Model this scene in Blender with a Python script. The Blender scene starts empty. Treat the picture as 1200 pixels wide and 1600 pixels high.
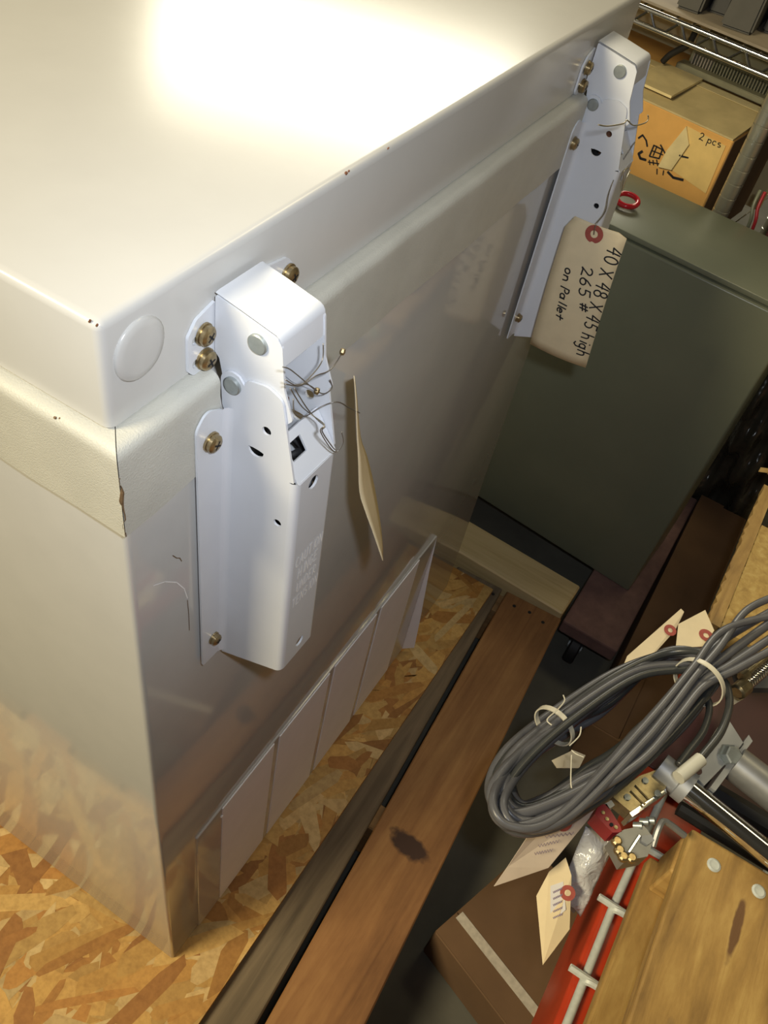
import bpy, bmesh, math, random
from mathutils import Vector, Matrix
random.seed(7)
SC = bpy.context.scene
COL = SC.collection

# ------------------------------------------------------------------ camera
CAM = Vector((0.23776, -0.21703, 1.22914))
RX = Vector((0.84338485, 0.51494386, 0.15341063))      # image right
RY = Vector((0.47548996, -0.58231853, -0.6594046))     # image down
RZ = Vector((-0.2502225, 0.62907706, -0.73596926))     # forward
FPX = 1325.99
cd = bpy.data.cameras.new('camera')
co = bpy.data.objects.new('camera', cd)
COL.objects.link(co)
cd.sensor_fit = 'AUTO'; cd.sensor_width = 36.0; cd.lens = 36.0 * FPX / 1600.0
cd.clip_start = 0.01; cd.clip_end = 100
m = Matrix((( RX.x, -RY.x, -RZ.x), (RX.y, -RY.y, -RZ.y), (RX.z, -RY.z, -RZ.z))).to_4x4()
m.translation = CAM
co.matrix_world = m
SC.camera = co

# ------------------------------------------------------------------ world, lights, exposure
SC.view_settings.view_transform = 'Standard'
SC.view_settings.look = 'None'
SC.view_settings.gamma = 1.0
SC.view_settings.use_curve_mapping = False
SC.view_settings.exposure = 0.0
W = bpy.data.worlds.new('warehouse_air'); SC.world = W; W.use_nodes = True
bg = W.node_tree.nodes['Background']
bg.inputs[0].default_value = (1.0, 0.86, 0.60, 1); bg.inputs[1].default_value = 0.035

def lamp(name, kind, loc, energy, color, target=None, **kw):
    d = bpy.data.lights.new(name, kind); d.energy = energy; d.color = color
    for k, v in kw.items(): setattr(d, k, v)
    o = bpy.data.objects.new(name, d); COL.objects.link(o); o.location = loc
    if target is not None:
        o.rotation_euler = (Vector(target) - Vector(loc)).to_track_quat('-Z', 'Y').to_euler()
    return o
FLASH = CAM + RX * 0.045 - RY * 0.030
lamp('camera_flash', 'SPOT', FLASH, 10.5, (0.88, 0.93, 1.0), CAM + RZ - RY * 0.24 + RX * 0.06,
     shadow_soft_size=0.012, spot_size=math.radians(100), spot_blend=1.0)
lamp('ceiling_lamp_front', 'AREA', (-1.4, -2.1, 2.95), 135, (1.0, 0.85, 0.54), (0, 0.2, 0.5),
     shape='RECTANGLE', size=1.3, size_y=0.5)
lamp('ceiling_lamp_back', 'AREA', (-2.35, 4.65, 3.55), 150, (1.0, 0.93, 0.74), (0, 0.3, 0.9),
     shape='RECTANGLE', size=2.6, size_y=1.3)
lamp('added_shelf_fill', 'AREA', (0.8, 2.0, 3.2), 13, (1.0, 0.84, 0.48), (0.3, 1.2, 0.4),
     shape='RECTANGLE', size=1.2, size_y=0.4)  # added fill with no real fixture, brightens the enclosure top and shelf

# ------------------------------------------------------------------ helpers
AX = {'x': 0, 'y': 1, 'z': 2}
def at(u, v, ax, val):
    """place of a photo point on the plane ax = val of the room, in metres"""
    d = RX * ((u - 600) / FPX) + RY * ((v - 800) / FPX) + RZ
    i = AX[ax]
    return CAM + d * ((val - CAM[i]) / d[i])
ORG = {}
def tag(o, label, cat, group=None):
    o['label'] = label; o['category'] = cat
    if group: o['group'] = group
    return o
def thing(name, label, cat, loc=(0, 0, 0), group=None):
    o = bpy.data.objects.new(name, None); COL.objects.link(o)
    o.empty_display_size = 0.05
    o.location = loc; ORG[o.name] = Vector(loc)
    return tag(o, label, cat, group)
def obj(name, bm, mat, parent=None, label=None, smooth=False, origin=None):
    """links the bmesh (built in room coordinates) as one mesh object"""
    if parent is not None: org = ORG[parent.name]
    elif origin is not None: org = Vector(origin)
    else:
        lo = [min(v.co[i] for v in bm.verts) for i in range(3)]; hi = [max(v.co[i] for v in bm.verts) for i in range(3)]
        org = Vector(((lo[0] + hi[0]) / 2, (lo[1] + hi[1]) / 2, lo[2]))
    bmesh.ops.translate(bm, vec=-org, verts=bm.verts)
    bmesh.ops.recalc_face_normals(bm, faces=bm.faces)
    me = bpy.data.meshes.new(name); bm.to_mesh(me); bm.free()
    if smooth is True:
        for p in me.polygons: p.use_smooth = True
    elif smooth:
        for p in me.polygons: p.use_smooth = True
        try: me.set_sharp_from_angle(angle=math.radians(smooth))
        except Exception: pass
    me.materials.append(mat)
    o = bpy.data.objects.new(name, me); COL.objects.link(o)
    if parent is not None: o.parent = parent
    else: o.location = org
    ORG[o.name] = org
    if label: o['label'] = label
    return o
def NB(): return bmesh.new()
def add_box(bm, lo, hi, bev=0.0, seg=2, rot=None, piv=None):
    r = bmesh.ops.create_cube(bm, size=1.0)
    vs = r['verts']
    c = [(a + b) / 2 for a, b in zip(lo, hi)]; s = [abs(b - a) for a, b in zip(lo, hi)]
    for v in vs: v.co = Vector((c[0] + v.co.x * s[0], c[1] + v.co.y * s[1], c[2] + v.co.z * s[2]))
    if bev:
        es = list({e for v in vs for e in v.link_edges})
        r2 = bmesh.ops.bevel(bm, geom=es, offset=bev, segments=seg, affect='EDGES', profile=0.5)
        vs = list({v for f in r2['faces'] for v in f.verts} | {v for v in vs if v.is_valid})
    if rot is not None:
        bmesh.ops.rotate(bm, cent=Vector(piv if piv is not None else c), matrix=rot, verts=vs)
    return vs
def RZm(deg): return Matrix.Rotation(math.radians(deg), 3, 'Z')
def box(lo, hi, bev=0.0, seg=2, rot=None, piv=None):
    bm = NB(); add_box(bm, lo, hi, bev, seg, rot, piv); return bm
def frame_from(n):
    n = Vector(n).normalized()
    a = Vector((0, 0, 1)) if abs(n.z) < 0.9 else Vector((1, 0, 0))
    u = a.cross(n).normalized(); return u, n.cross(u).normalized(), n
def add_tube(bm, pts, r, sides=8, closed=False):
    pts = [Vector(p) for p in pts]; n = len(pts); rings = []
    t0 = (pts[1] - pts[0]).normalized(); u, v, _ = frame_from(t0)
    for i, p in enumerate(pts):
        if closed: t = (pts[(i + 1) % n] - pts[i - 1])
        else: t = pts[min(i + 1, n - 1)] - pts[max(i - 1, 0)]
        if t.length < 1e-9: t = t0
        t.normalize()
        u = (u - t * u.dot(t))
        if u.length < 1e-6: u = frame_from(t)[0]
        u.normalize(); v = t.cross(u)
        rr = r[i] if isinstance(r, (list, tuple)) else r
        rings.append([bm.verts.new(p + (u * math.cos(a) + v * math.sin(a)) * rr)
                      for a in [2 * math.pi * k / sides for k in range(sides)]])
    m_ = n if closed else n - 1
    for i in range(m_):
        A, B = rings[i], rings[(i + 1) % n]
        for k in range(sides):
            bm.faces.new((A[k], A[(k + 1) % sides], B[(k + 1) % sides], B[k]))
    if not closed:
        bm.faces.new(rings[0][::-1]); bm.faces.new(rings[-1])
def tube(pts, r, sides=8, closed=False):
    bm = NB(); add_tube(bm, pts, r, sides, closed); return bm
def smooth_path(pts, n=8, closed=False):
    pts = [Vector(p) for p in pts]; out = []; N = len(pts)
    rng = range(N) if closed else range(N - 1)
    for i in rng:
        if closed: p0, p1, p2, p3 = pts[i - 1], pts[i], pts[(i + 1) % N], pts[(i + 2) % N]
        else: p0, p1, p2, p3 = pts[max(i - 1, 0)], pts[i], pts[i + 1], pts[min(i + 2, N - 1)]
        for k in range(n):
            t = k / n
            out.append(0.5 * ((2 * p1) + (p2 - p0) * t + (2 * p0 - 5 * p1 + 4 * p2 - p3) * t * t
                              + (3 * p1 - p0 - 3 * p2 + p3) * t ** 3))
    if not closed: out.append(pts[-1])
    return out
def add_lathe(bm, base, axis, prof, sides=24):
    """prof: list of (distance along axis, radius)"""
    u, v, n = frame_from(axis); base = Vector(base); rings = []
    for h, r in prof:
        if r < 1e-6: rings.append([bm.verts.new(base + n * h)])
        else: rings.append([bm.verts.new(base + n * h + (u * math.cos(a) + v * math.sin(a)) * r)
                            for a in [2 * math.pi * k / sides for k in range(sides)]])
    for A, B in zip(rings, rings[1:]):
        if len(A) == 1 and len(B) == 1: continue
        for k in range(sides):
            k2 = (k + 1) % sides
            if len(A) == 1: bm.faces.new((A[0], B[k2], B[k]))
            elif len(B) == 1: bm.faces.new((A[k], A[k2], B[0]))
            else: bm.faces.new((A[k], A[k2], B[k2], B[k]))
    for R_ in (rings[0], rings[-1]):
        if len(R_) > 1: bm.faces.new(R_)
def lathe(base, axis, prof, sides=24):
    bm = NB(); add_lathe(bm, base, axis, prof, sides); return bm
def circ(cx, cy, r, n=16, a0=0.0, a1=360.0, sy=1.0):
    full = abs(a1 - a0 - 360) < 1e-6
    k = n if full else n - 1
    return [(cx + r * math.cos(math.radians(a0 + (a1 - a0) * i / k)), cy + sy * r * math.sin(math.radians(a0 + (a1 - a0) * i / k)))
            for i in range(n)]
def round_poly(pts, radii, n=5):
    out = []; N = len(pts)
    for i, p in enumerate(pts):
        r = radii[i] if isinstance(radii, (list, tuple)) else radii
        P = Vector(p); A = Vector(pts[i - 1]); B = Vector(pts[(i + 1) % N])
        if r <= 0: out.append((P.x, P.y)); continue
        da = (A - P); db = (B - P); ca = max(-.999, min(.999, da.normalized().dot(db.normalized())))
        half = math.acos(ca) / 2; d = min(r / math.tan(half), da.length * .49, db.length * .49)
        p1 = P + da.normalized() * d; p2 = P + db.normalized() * d
        for k in range(n + 1):
            t = k / n; q = p1 * (1 - t) ** 2 + P * 2 * t * (1 - t) + p2 * t * t
            out.append((q.x, q.y))
    return out
def add_plate(bm, outer, holes, o, eu, ev, th):
    """flat sheet with holes: outline in (u, v) on the frame o, eu, ev; thickness th along eu x ev"""
    o = Vector(o); eu = Vector(eu); ev = Vector(ev); n = eu.cross(ev).normalized()
    tmp = bmesh.new(); edges = []
    for loop in [outer] + list(holes):
        vs = [tmp.verts.new(o + eu * a + ev * b) for a, b in loop]
        for i in range(len(vs)): edges.append(tmp.edges.new((vs[i], vs[(i + 1) % len(vs)])))
    bmesh.ops.triangle_fill(tmp, use_beauty=True, use_dissolve=False, edges=edges)
    g = bmesh.ops.extrude_face_region(tmp, geom=list(tmp.faces))
    bmesh.ops.translate(tmp, vec=n * th, verts=[x for x in g['geom'] if isinstance(x, bmesh.types.BMVert)])
    # original faces stay as the back
    me = bpy.data.meshes.new('tmp'); tmp.to_mesh(me); tmp.free(); bm.from_mesh(me); bpy.data.meshes.remove(me)
def plate(outer, holes, o, eu, ev, th):
    bm = NB(); add_plate(bm, outer, holes, o, eu, ev, th); return bm
def add_poly(bm, pts): return bm.faces.new([bm.verts.new(p) for p in pts])
def prism(pts, vec):
    bm = NB(); f = add_poly(bm, pts)
    g = bmesh.ops.extrude_face_region(bm, geom=[f])
    bmesh.ops.translate(bm, vec=Vector(vec), verts=[x for x in g['geom'] if isinstance(x, bmesh.types.BMVert)])
    return bm
# stroke lettering: every glyph in a 1 x 1.5 cell
def arc(cx, cy, rx, ry, a0, a1, n=10):
    return [(cx + rx * math.cos(math.radians(a0 + (a1 - a0) * i / n)), cy + ry * math.sin(math.radians(a0 + (a1 - a0) * i / n))) for i in range(n + 1)]
GL = {
 '0': [arc(.5, .75, .42, .72, 90, 450, 16)], '4': [[(.55, 1.5), (.05, .6), (.85, .72)], [(.8, 1.45), (.62, 0)]],
 'X': [[(.05, 1.4), (.95, .05)], [(.95, 1.45), (.05, 0)]], '8': [arc(.5, 1.1, .33, .36, 270, 630, 14), arc(.5, .38, .4, .37, 90, 450, 14)],
 '5': [[(.95, 1.45), (.3, 1.45), (.2, .85)] + arc(.45, .45, .42, .42, 110, -140, 10)],
 '2': [arc(.45, 1.08, .38, .36, 160, -20, 8) + [(.1, .1), (.35, .2), (1.0, .05)]],
 '6': [[(.8, 1.45), (.35, 1.0), (.12, .5)] + arc(.5, .4, .38, .38, 180, 520, 12)],
 '#': [[(.35, 1.2), (.15, .2)], [(.75, 1.25), (.55, .2)], [(.0, .9), (.95, .98)], [(0, .5), (.9, .58)]],
 'h': [[(.2, 1.4), (.15, 0)], [(.15, .5)] + arc(.5, .5, .33, .32, 160, 0, 6) + [(.85, 0)]],
 'i': [[(.45, .8), (.4, 0)], [(.5, 1.15), (.52, 1.22)]], 'g': [arc(.45, .45, .35, .35, 40, 400, 12), [(.8, .85), (.75, -.3), (.45, -.55), (.1, -.4)]],
 'o': [arc(.5, .4, .38, .4, 90, 450, 12)], 'n': [[(.12, .8), (.1, 0)], [(.1, .4)] + arc(.47, .45, .33, .33, 160, 0, 6) + [(.85, 0)]],
 'P': [[(.2, 1.4), (.1, -.1)], [(.18, 1.35)] + arc(.45, 1.02, .42, .36, 90, -100, 8)],
 'a': [arc(.45, .4, .36, .38, 60, 420, 12), [(.85, .8), (.85, 0)]], 'l': [[(.5, 1.4), (.4, 0)]],
 'e': [[(.1, .42), (.85, .48)] + arc(.48, .4, .38, .4, 15, 320, 10)], 't': [[(.55, 1.2), (.4, 0)], [(.05, .7), (.95, .8)]],
 'p': [[(.15, .85), (.08, -.6)], arc(.5, .42, .38, .38, 170, -170, 10)], 'c': [arc(.5, .4, .4, .4, 50, 310, 10)],
 's': [arc(.5, .62, .32, .2, 60, 270, 8) + arc(.5, .2, .34, .22, 90, -120, 8)],
 'C': [arc(.5, .75, .45, .72, 50, 310, 12)], 'A': [[(.0, 0), (.5, 1.5), (1, 0)], [(.2, .5), (.8, .5)]],
 'U': [[(.05, 1.5), (.05, .4)] + arc(.5, .4, .45, .4, 180, 360, 8) + [(.95, 1.5)]], 'T': [[(.5, 0), (.5, 1.5)], [(0, 1.5), (1, 1.5)]],
 'I': [[(.5, 0), (.5, 1.5)]], 'O': [arc(.5, .75, .46, .74, 90, 450, 16)], 'N': [[(.05, 0), (.05, 1.5), (.95, 0), (.95, 1.5)]],
 'H': [[(.05, 0), (.05, 1.5)], [(.95, 0), (.95, 1.5)], [(.05, .75), (.95, .75)]],
 'G': [arc(.5, .75, .45, .72, 50, 340, 12) + [(.9, .7), (.5, .7)]], 'E': [[(.95, 1.5), (.05, 1.5), (.05, 0), (.95, 0)], [(.05, .78), (.75, .78)]],
 'D': [[(.05, 0), (.05, 1.5)] + arc(.25, .75, .7, .75, 90, -90, 10) + [(.05, 0)]],
 'R': [[(.05, 0), (.05, 1.5)] + arc(.4, 1.12, .5, .38, 90, -90, 8) + [(.05, .74), (.95, 0)]],
 'S': [arc(.5, 1.1, .42, .38, 40, 270, 9) + arc(.5, .38, .44, .36, 90, -140, 9)],
}
def add_ribbon(bm, pts, w, n):
    pts = [Vector(p) for p in pts]
    for a, b in zip(pts, pts[1:]):
        t = b - a
        if t.length < 1e-9: continue
        t.normalize(); q = n.cross(t) * (w / 2); e = t * (w * .22)
        bm.faces.new([bm.verts.new(p) for p in (a - e + q, a - e - q, b + e - q, b + e + q)])
def add_text(bm, s, fn, size, n, w, gap=1.3, x0=0.0, y0=0.0, slant=0.0, jit=0.0):
    """fn maps text plane (x, y) to the room"""
    x = x0
    for ch in s:
        if ch == ' ': x += size * .7; continue
        jx, jy = random.uniform(-jit, jit), random.uniform(-jit, jit)
        for st in GL[ch]:
            add_ribbon(bm, [fn(x + (a + slant * b + jx) * size, y0 + (b + jy) * size) for a, b in st], w, n)
        x += size * gap * (.55 if ch in 'Iil' else 1)
    return x

# ------------------------------------------------------------------ materials
def nodes(name):
    mt = bpy.data.materials.new(name); mt.use_nodes = True
    nt = mt.node_tree; return mt, nt, nt.nodes['Principled BSDF']
def L_(nt, a, b): nt.links.new(a, b)
def ramp(nt, fac, stops):
    r = nt.nodes.new('ShaderNodeValToRGB'); e = r.color_ramp.elements
    e[0].position, e[0].color = stops[0][0], (*stops[0][1], 1); e[1].position, e[1].color = stops[-1][0], (*stops[-1][1], 1)
    for p, c in stops[1:-1]:
        x = e.new(p); x.color = (*c, 1)
    L_(nt, fac, r.inputs[0]); return r
def coords(nt, scale=(1, 1, 1), rot=(0, 0, 0), loc=(0, 0, 0)):
    tc = nt.nodes.new('ShaderNodeTexCoord'); mp = nt.nodes.new('ShaderNodeMapping')
    mp.inputs['Scale'].default_value = scale; mp.inputs['Rotation'].default_value = rot; mp.inputs['Location'].default_value = loc
    L_(nt, tc.outputs['Object'], mp.inputs[0]); return mp.outputs[0]
def noise(nt, vec, scale, detail=4, rough=.55, dist=0.0):
    n = nt.nodes.new('ShaderNodeTexNoise'); n.inputs['Scale'].default_value = scale; n.inputs['Detail'].default_value = detail
    n.inputs['Roughness'].default_value = rough; n.inputs['Distortion'].default_value = dist
    if vec is not None: L_(nt, vec, n.inputs['Vector'])
    return n.outputs[0]
def bump(nt, b, h, strength, dist=.001):
    n = nt.nodes.new('ShaderNodeBump'); n.inputs['Strength'].default_value = strength; n.inputs['Distance'].default_value = dist
    L_(nt, h, n.inputs['Height']); L_(nt, n.outputs[0], b.inputs['Normal'])
def simple(name, col, rough=.5, metal=0.0, var=.06, vs=30, bs=0.0, bscale=200, bdist=.001, ior=1.5, coat=0.0):
    mt, nt, b = nodes(name); v = coords(nt)
    n = noise(nt, v, vs)
    lo = tuple(max(0, c * (1 - var)) for c in col); hi = tuple(min(1, c * (1 + var)) for c in col)
    r = ramp(nt, n, [(.3, lo), (.7, hi)]); L_(nt, r.outputs[0], b.inputs['Base Color'])
    b.inputs['Roughness'].default_value = rough; b.inputs['Metallic'].default_value = metal; b.inputs['IOR'].default_value = ior
    b.inputs['Coat Weight'].default_value = coat; b.inputs['Coat Roughness'].default_value = .05
    if bs: bump(nt, b, noise(nt, v, bscale, 2), bs, bdist)
    return mt
def wood(name, cols, axis, grain=60, rough=.6, stretch=.05, stain=None, bs=.25, shift=0.0, mott=.35, msc=6):
    """cols: dark, mid, light; axis of the grain"""
    mt, nt, b = nodes(name); sc = [1, 1, 1]; sc[AX[axis]] = stretch
    v = coords(nt, tuple(sc), loc=(shift, shift, shift))
    n1 = noise(nt, v, grain, 6, .6, .6); n2 = noise(nt, coords(nt, tuple(1 if q == 1 else .35 for q in sc)), msc, 6, .65)
    mx = nt.nodes.new('ShaderNodeMix'); mx.data_type = 'FLOAT'; mx.inputs[0].default_value = mott
    L_(nt, n1, mx.inputs[2]); L_(nt, n2, mx.inputs[3])
    r = ramp(nt, mx.outputs[0], [(.32, cols[0]), (.5, cols[1]), (.66, cols[2])])
    out = r.outputs[0]
    if stain:
        for (p, rad, asp, c) in stain:     # a knot or stain with its own shape
            tc = nt.nodes.new('ShaderNodeTexCoord'); mp = nt.nodes.new('ShaderNodeMapping'); mp.vector_type = 'TEXTURE'
            mp.inputs['Location'].default_value = p; mp.inputs['Scale'].default_value = asp
            L_(nt, tc.outputs['Object'], mp.inputs[0])
            ad = nt.nodes.new('ShaderNodeVectorMath'); ad.operation = 'LENGTH'; L_(nt, mp.outputs[0], ad.inputs[0])
            nn = noise(nt, tc.outputs['Object'], 40, 3)
            s = nt.nodes.new('ShaderNodeMath'); s.operation = 'MULTIPLY_ADD'; L_(nt, nn, s.inputs[0]); s.inputs[1].default_value = rad * 1.2; L_(nt, ad.outputs['Value'], s.inputs[2])
            rp = ramp(nt, s.outputs[0], [(rad * 1.35, (1, 1, 1)), (rad * 1.75, (0, 0, 0))])
            m2 = nt.nodes.new('ShaderNodeMix'); m2.data_type = 'RGBA'; L_(nt, rp.outputs[0], m2.inputs[0]); L_(nt, out, m2.inputs[6]); m2.inputs[7].default_value = (*c, 1)
            out = m2.outputs[2]
    L_(nt, out, b.inputs['Base Color']); b.inputs['Roughness'].default_value = rough
    bump(nt, b, n1, bs, .001); return mt
M = {}
M['enamel'] = simple('grey_white_enamel', (.52, .515, .50), .085, var=.02, ior=1.8, bs=.02, bscale=60, bdist=.0004)
M['enamel_lid'] = simple('white_lid_enamel', (.56, .555, .535), .21, var=.015, ior=1.5, bs=.05, bscale=300, bdist=.0004)
M['vinyl'] = simple('cream_grained_vinyl', (.55, .545, .49), .48, var=.05, bs=.55, bscale=900, bdist=.0006)
M['hinge'] = simple('white_hinge_paint', (.69, .715, .765), .28, var=.015)
M['zinc'] = simple('dull_zinc', (.42, .46, .46), .42, .7, var=.1, vs=200)
M['brass'] = simple('yellow_zinc_screw', (.40, .31, .17), .32, .9, var=.25, vs=260)
M['dark'] = simple('dark_recess', (.012, .012, .014), .7)
M['white_sheet'] = simple('matte_white_sheet', (.90, .91, .95), .85, var=.02)
M['glue'] = simple('brown_glue', (.16, .10, .05), .7, var=.4, vs=150)
M['rust'] = simple('rust_chip', (.15, .06, .03), .8, var=.4, vs=400)
M['manila'] = simple('manila_card', (.78, .65, .42), .75, var=.04, vs=60)
M['manila_pale'] = simple('pale_pinkish_card', (.62, .52, .42), .75, var=.05, vs=60)
M['eyelet'] = simple('red_fibre_patch', (.36, .08, .06), .8, var=.12, vs=200)
M['ink'] = simple('black_marker', (.012, .012, .016), .6)
M['faint_ink'] = simple('faint_purple_pen', (.30, .24, .34), .7)
M['print_white'] = simple('white_sticker', (.72, .70, .70), .6, var=.02)
M['letter'] = simple('white_stamped_lettering', (.98, .98, .98), .5, var=.01)
M['wire'] = simple('steel_tie_wire', (.30, .28, .25), .4, .8, var=.2)
M['rope_bright'] = simple('bright_thin_wire', (.6, .55, .42), .35, .8, var=.2)
M['green'] = simple('sage_green_paint', (.19, .205, .145), .30, var=.04, vs=12, bs=.05, bscale=300)
M['red_ring'] = simple('glossy_red_plastic', (.55, .02, .03), .15)
M['chrome'] = simple('chrome', (.80, .80, .78), .10, 1.0, var=.04)
M['post'] = simple('dull_shelf_chrome', (.50, .50, .43), .30, .75, var=.08)
M['steel'] = simple('grey_steel', (.28, .285, .29), .42, .6, var=.08, vs=80)
M['alu'] = simple('light_aluminium', (.34, .355, .38), .5, .4, var=.08)
M['gold'] = simple('gold_chromate', (.36, .30, .18), .38, .9, var=.25, vs=180)
M['red_conn'] = simple('red_connector', (.36, .02, .03), .4)
M['cable'] = simple('grey_cable_jacket', (.095, .095, .103), .34, var=.12, vs=40)
M['cable_d'] = simple('dark_cable_jacket', (.040, .042, .042), .34, var=.12, vs=40)
M['tie'] = simple('white_nylon', (.62, .58, .46), .4)
M['sleeve'] = simple('white_sleeve', (.55, .54, .46), .5)
M['black'] = simple('black_paint', (.014, .014, .015), .6)
M['black_rubber'] = simple('black_rubber', (.015, .015, .015), .6)
M['charcoal'] = simple('charcoal_grey_plastic', (.075, .072, .064), .75, var=.1)
M['taupe'] = simple('taupe_shelf_board', (.26, .22, .17), .7, var=.08)
M['cream_card'] = simple('pale_yellow_board', (.80, .66, .36), .8, var=.05)
M['card'] = simple('orange_brown_cardboard', (.68, .38, .11), .8, var=.08, vs=25)
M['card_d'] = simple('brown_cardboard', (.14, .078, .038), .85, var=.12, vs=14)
M['card_top'] = simple('weathered_cardboard', (.56, .46, .24), .8, var=.15, vs=18)
M['tape'] = simple('shiny_clear_tape', (.74, .62, .34), .3, var=.12, vs=30, coat=.3)
M['paper_tan'] = simple('tan_paper_label', (.72, .52, .20), .7, var=.08)
M['tape_w'] = simple('whitish_tape', (.50, .45, .38), .35, var=.15, vs=120)
M['finned'] = simple('olive_grey_metal', (.33, .32, .22), .5, .2, var=.08)
M['orange'] = simple('orange_red_rack_paint', (.46, .045, .015), .3, var=.08)
M['galv'] = simple('galvanised_wire', (.58, .62, .60), .5, .2, var=.1, vs=150)
M['maroon'] = simple('dark_maroon_steel', (.07, .022, .02), .5)
M['dolly'] = simple('pinkish_brown_dolly_carpet', (.20, .115, .10), .9, var=.22, vs=30, bs=.3, bscale=300)
M['bag_dark'] = simple('dark_film', (.045, .040, .030), .22, var=.4, vs=9, bs=.8, bscale=22, bdist=.01)
M['poly'] = None
OR = ((.15, .065, .024), (.31, .15, .055), (.46, .25, .095))
M['deck'] = wood('orange_brown_deck_wood', OR, 'y', 55, .6, .04, mott=.6, msc=9,
                 stain=[((.530, -.018, .138), .6, (.062, .030, .06), (.055, .025, .018))])
M['deck_grey'] = wood('weathered_grey_deck_wood', ((.085, .065, .043), (.18, .138, .09), (.27, .205, .13)), 'y', 45, .75, .08)
M['cream_wood'] = wood('fresh_pale_wood', ((.55, .40, .17), (.72, .56, .28), (.80, .64, .36)), 'x', 50, .6, .05)
M['pine'] = wood('yellow_pine', ((.17, .095, .03), (.38, .23, .07), (.56, .38, .13)), 'y', 60, .65, .10, bs=.8, mott=.55, msc=22,
                 stain=[((-.125, .180, .088), .6, (.007, .050, .05), (.15, .075, .03)), ((-.150, .05, .088), .6, (.012, .05, .05), (.17, .11, .05))])
M['pine_x'] = wood('yellow_pine_crosswise', ((.30, .17, .05), (.48, .29, .09), (.60, .42, .15)), 'x', 60, .65, .10, bs=.8, mott=.5, msc=22)
M['pine_end'] = wood('pine_saw_cut', ((.30, .18, .05), (.46, .30, .09), (.58, .42, .15)), 'z', 90, .8, .3, bs=.8)
M['strip_wood'] = wood('pallet_stringer_wood', ((.20, .11, .04), (.36, .20, .08), (.46, .28, .12)), 'x', 45, .75, .08)
M['osb_base'] = simple('strand_board_core', (.42, .22, .07), .75, var=.3, vs=60)
def flake_mat():
    mt, nt, b = nodes('wood_strands'); a = nt.nodes.new('ShaderNodeAttribute'); a.attribute_name = 'Col'
    n = noise(nt, coords(nt), 130, 4)
    mx = nt.nodes.new('ShaderNodeMix'); mx.data_type = 'RGBA'; mx.blend_type = 'MULTIPLY'; mx.inputs[0].default_value = .6
    r = ramp(nt, n, [(.3, (.62, .55, .48)), (.62, (1, 1, 1))])
    L_(nt, a.outputs['Color'], mx.inputs[6]); L_(nt, r.outputs[0], mx.inputs[7]); L_(nt, mx.outputs[2], b.inputs['Base Color'])
    b.inputs['Roughness'].default_value = .55; return mt
M['flake'] = flake_mat()
def floor_mat():
    mt, nt, b = nodes('shade_toned_concrete'); v = coords(nt)  # light concrete; the aisle's shade is put into this darker tone
    r = ramp(nt, noise(nt, v, 5, 6, .6), [(.3, (.085, .083, .07)), (.7, (.15, .145, .12))]); L_(nt, r.outputs[0], b.inputs['Base Color'])
    b.inputs['Roughness'].default_value = .6; bump(nt, b, noise(nt, v, 120), .2, .001); return mt
M['floor'] = floor_mat()
def poly_mat():
    mt, nt, b = nodes('clear_crinkled_film'); v = coords(nt)
    b.inputs['Base Color'].default_value = (.82, .84, .88, 1); b.inputs['Roughness'].default_value = .12
    b.inputs['Transmission Weight'].default_value = .35; bump(nt, b, noise(nt, v, 60, 3, .5, 1.5), .9, .004); return mt
M['poly'] = poly_mat()

# ------------------------------------------------------------------ floor
ZF = -0.150
fl = obj('floor', box((-4, -3, ZF - .1), (5, 7, ZF)), M['floor'], origin=(0, 0, ZF)); fl['kind'] = 'structure'

M['wall'] = simple('pale_warehouse_wall', (.52, .46, .34), .8, var=.05, vs=3)
for nm, lo, hi in (('wall_back', (-4, 7, ZF - .1), (5, 7.1, 4.2)), ('wall_right', (5, -3, ZF - .1), (5.1, 7.1, 4.2))):
    w_ = obj(nm, box(lo, hi), M['wall']); w_['kind'] = 'structure'
# ------------------------------------------------------------------ pallet under the cabinet, strand board on it
PX0, PX1, PY0, PY1 = -0.945, 0.268, -0.186, 0.825
ZD = -0.012
pal = thing('wooden_pallet', 'orange-brown and grey boarded pallet carrying the white chest', 'pallet', (-.34, .32, ZF))
PR = RZm(3.2); PPV = (.15, .0, 0)
decks = [(.150, .262, 'deck'), (.046, .1405, 'deck_grey')]
x = .032
while x > PX0 + .05:
    decks.append((max(x - .092, PX0), x, 'deck' if len(decks) % 2 else 'deck_grey')); x -= .106
for a, b_, mt in decks:
    dz = -.0005 if mt == 'deck_grey' else 0
    # small taper: the two outer boards run slightly askew
    bm = box((a, PY0, ZD - .018), (b_, PY1, ZD + dz), .002, 1, PR, PPV)
    obj('deck_board', bm, M[mt], pal, 'weathered grey board' if mt == 'deck_grey' and a > .05 else None)
for y0 in (PY0, .30, PY1 - .042):
    obj('stringer', box((PX0, y0, ZF + .016), (.250, y0 + .042, ZD - .0181), .002, 1, PR, PPV), M['strip_wood'], pal)
for y0 in (PY0, .29, PY1 - .09): pass
for x0 in (PX0, -.4, .165):
    obj('bottom_board', box((x0, PY0, ZF), (x0 + .09, PY1, ZF + .016), .002, 1, PR, PPV), M['deck'], pal)
for (x0, y0) in ((.130, .80), (.160, .805), (.190, .80), (.085, .80), (.225, .02)):
    obj('nail_head', lathe((x0, y0, ZD - .0022), (0, 0, 1), [(0, .0035), (.0022, .0035), (.0024, 0)], 10), M['dark'], pal)
osb = thing('strand_board', 'tan oriented strand board sheet lying on the pallet under the chest', 'board', (-.4, .3, -.012))
OX1, OY0, OY1 = .0820, -.178, .800
obj('board_core', box((PX0 + .01, OY0, -.0110), (OX1, OY1, -.0012)), M['osb_base'], osb)
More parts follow.
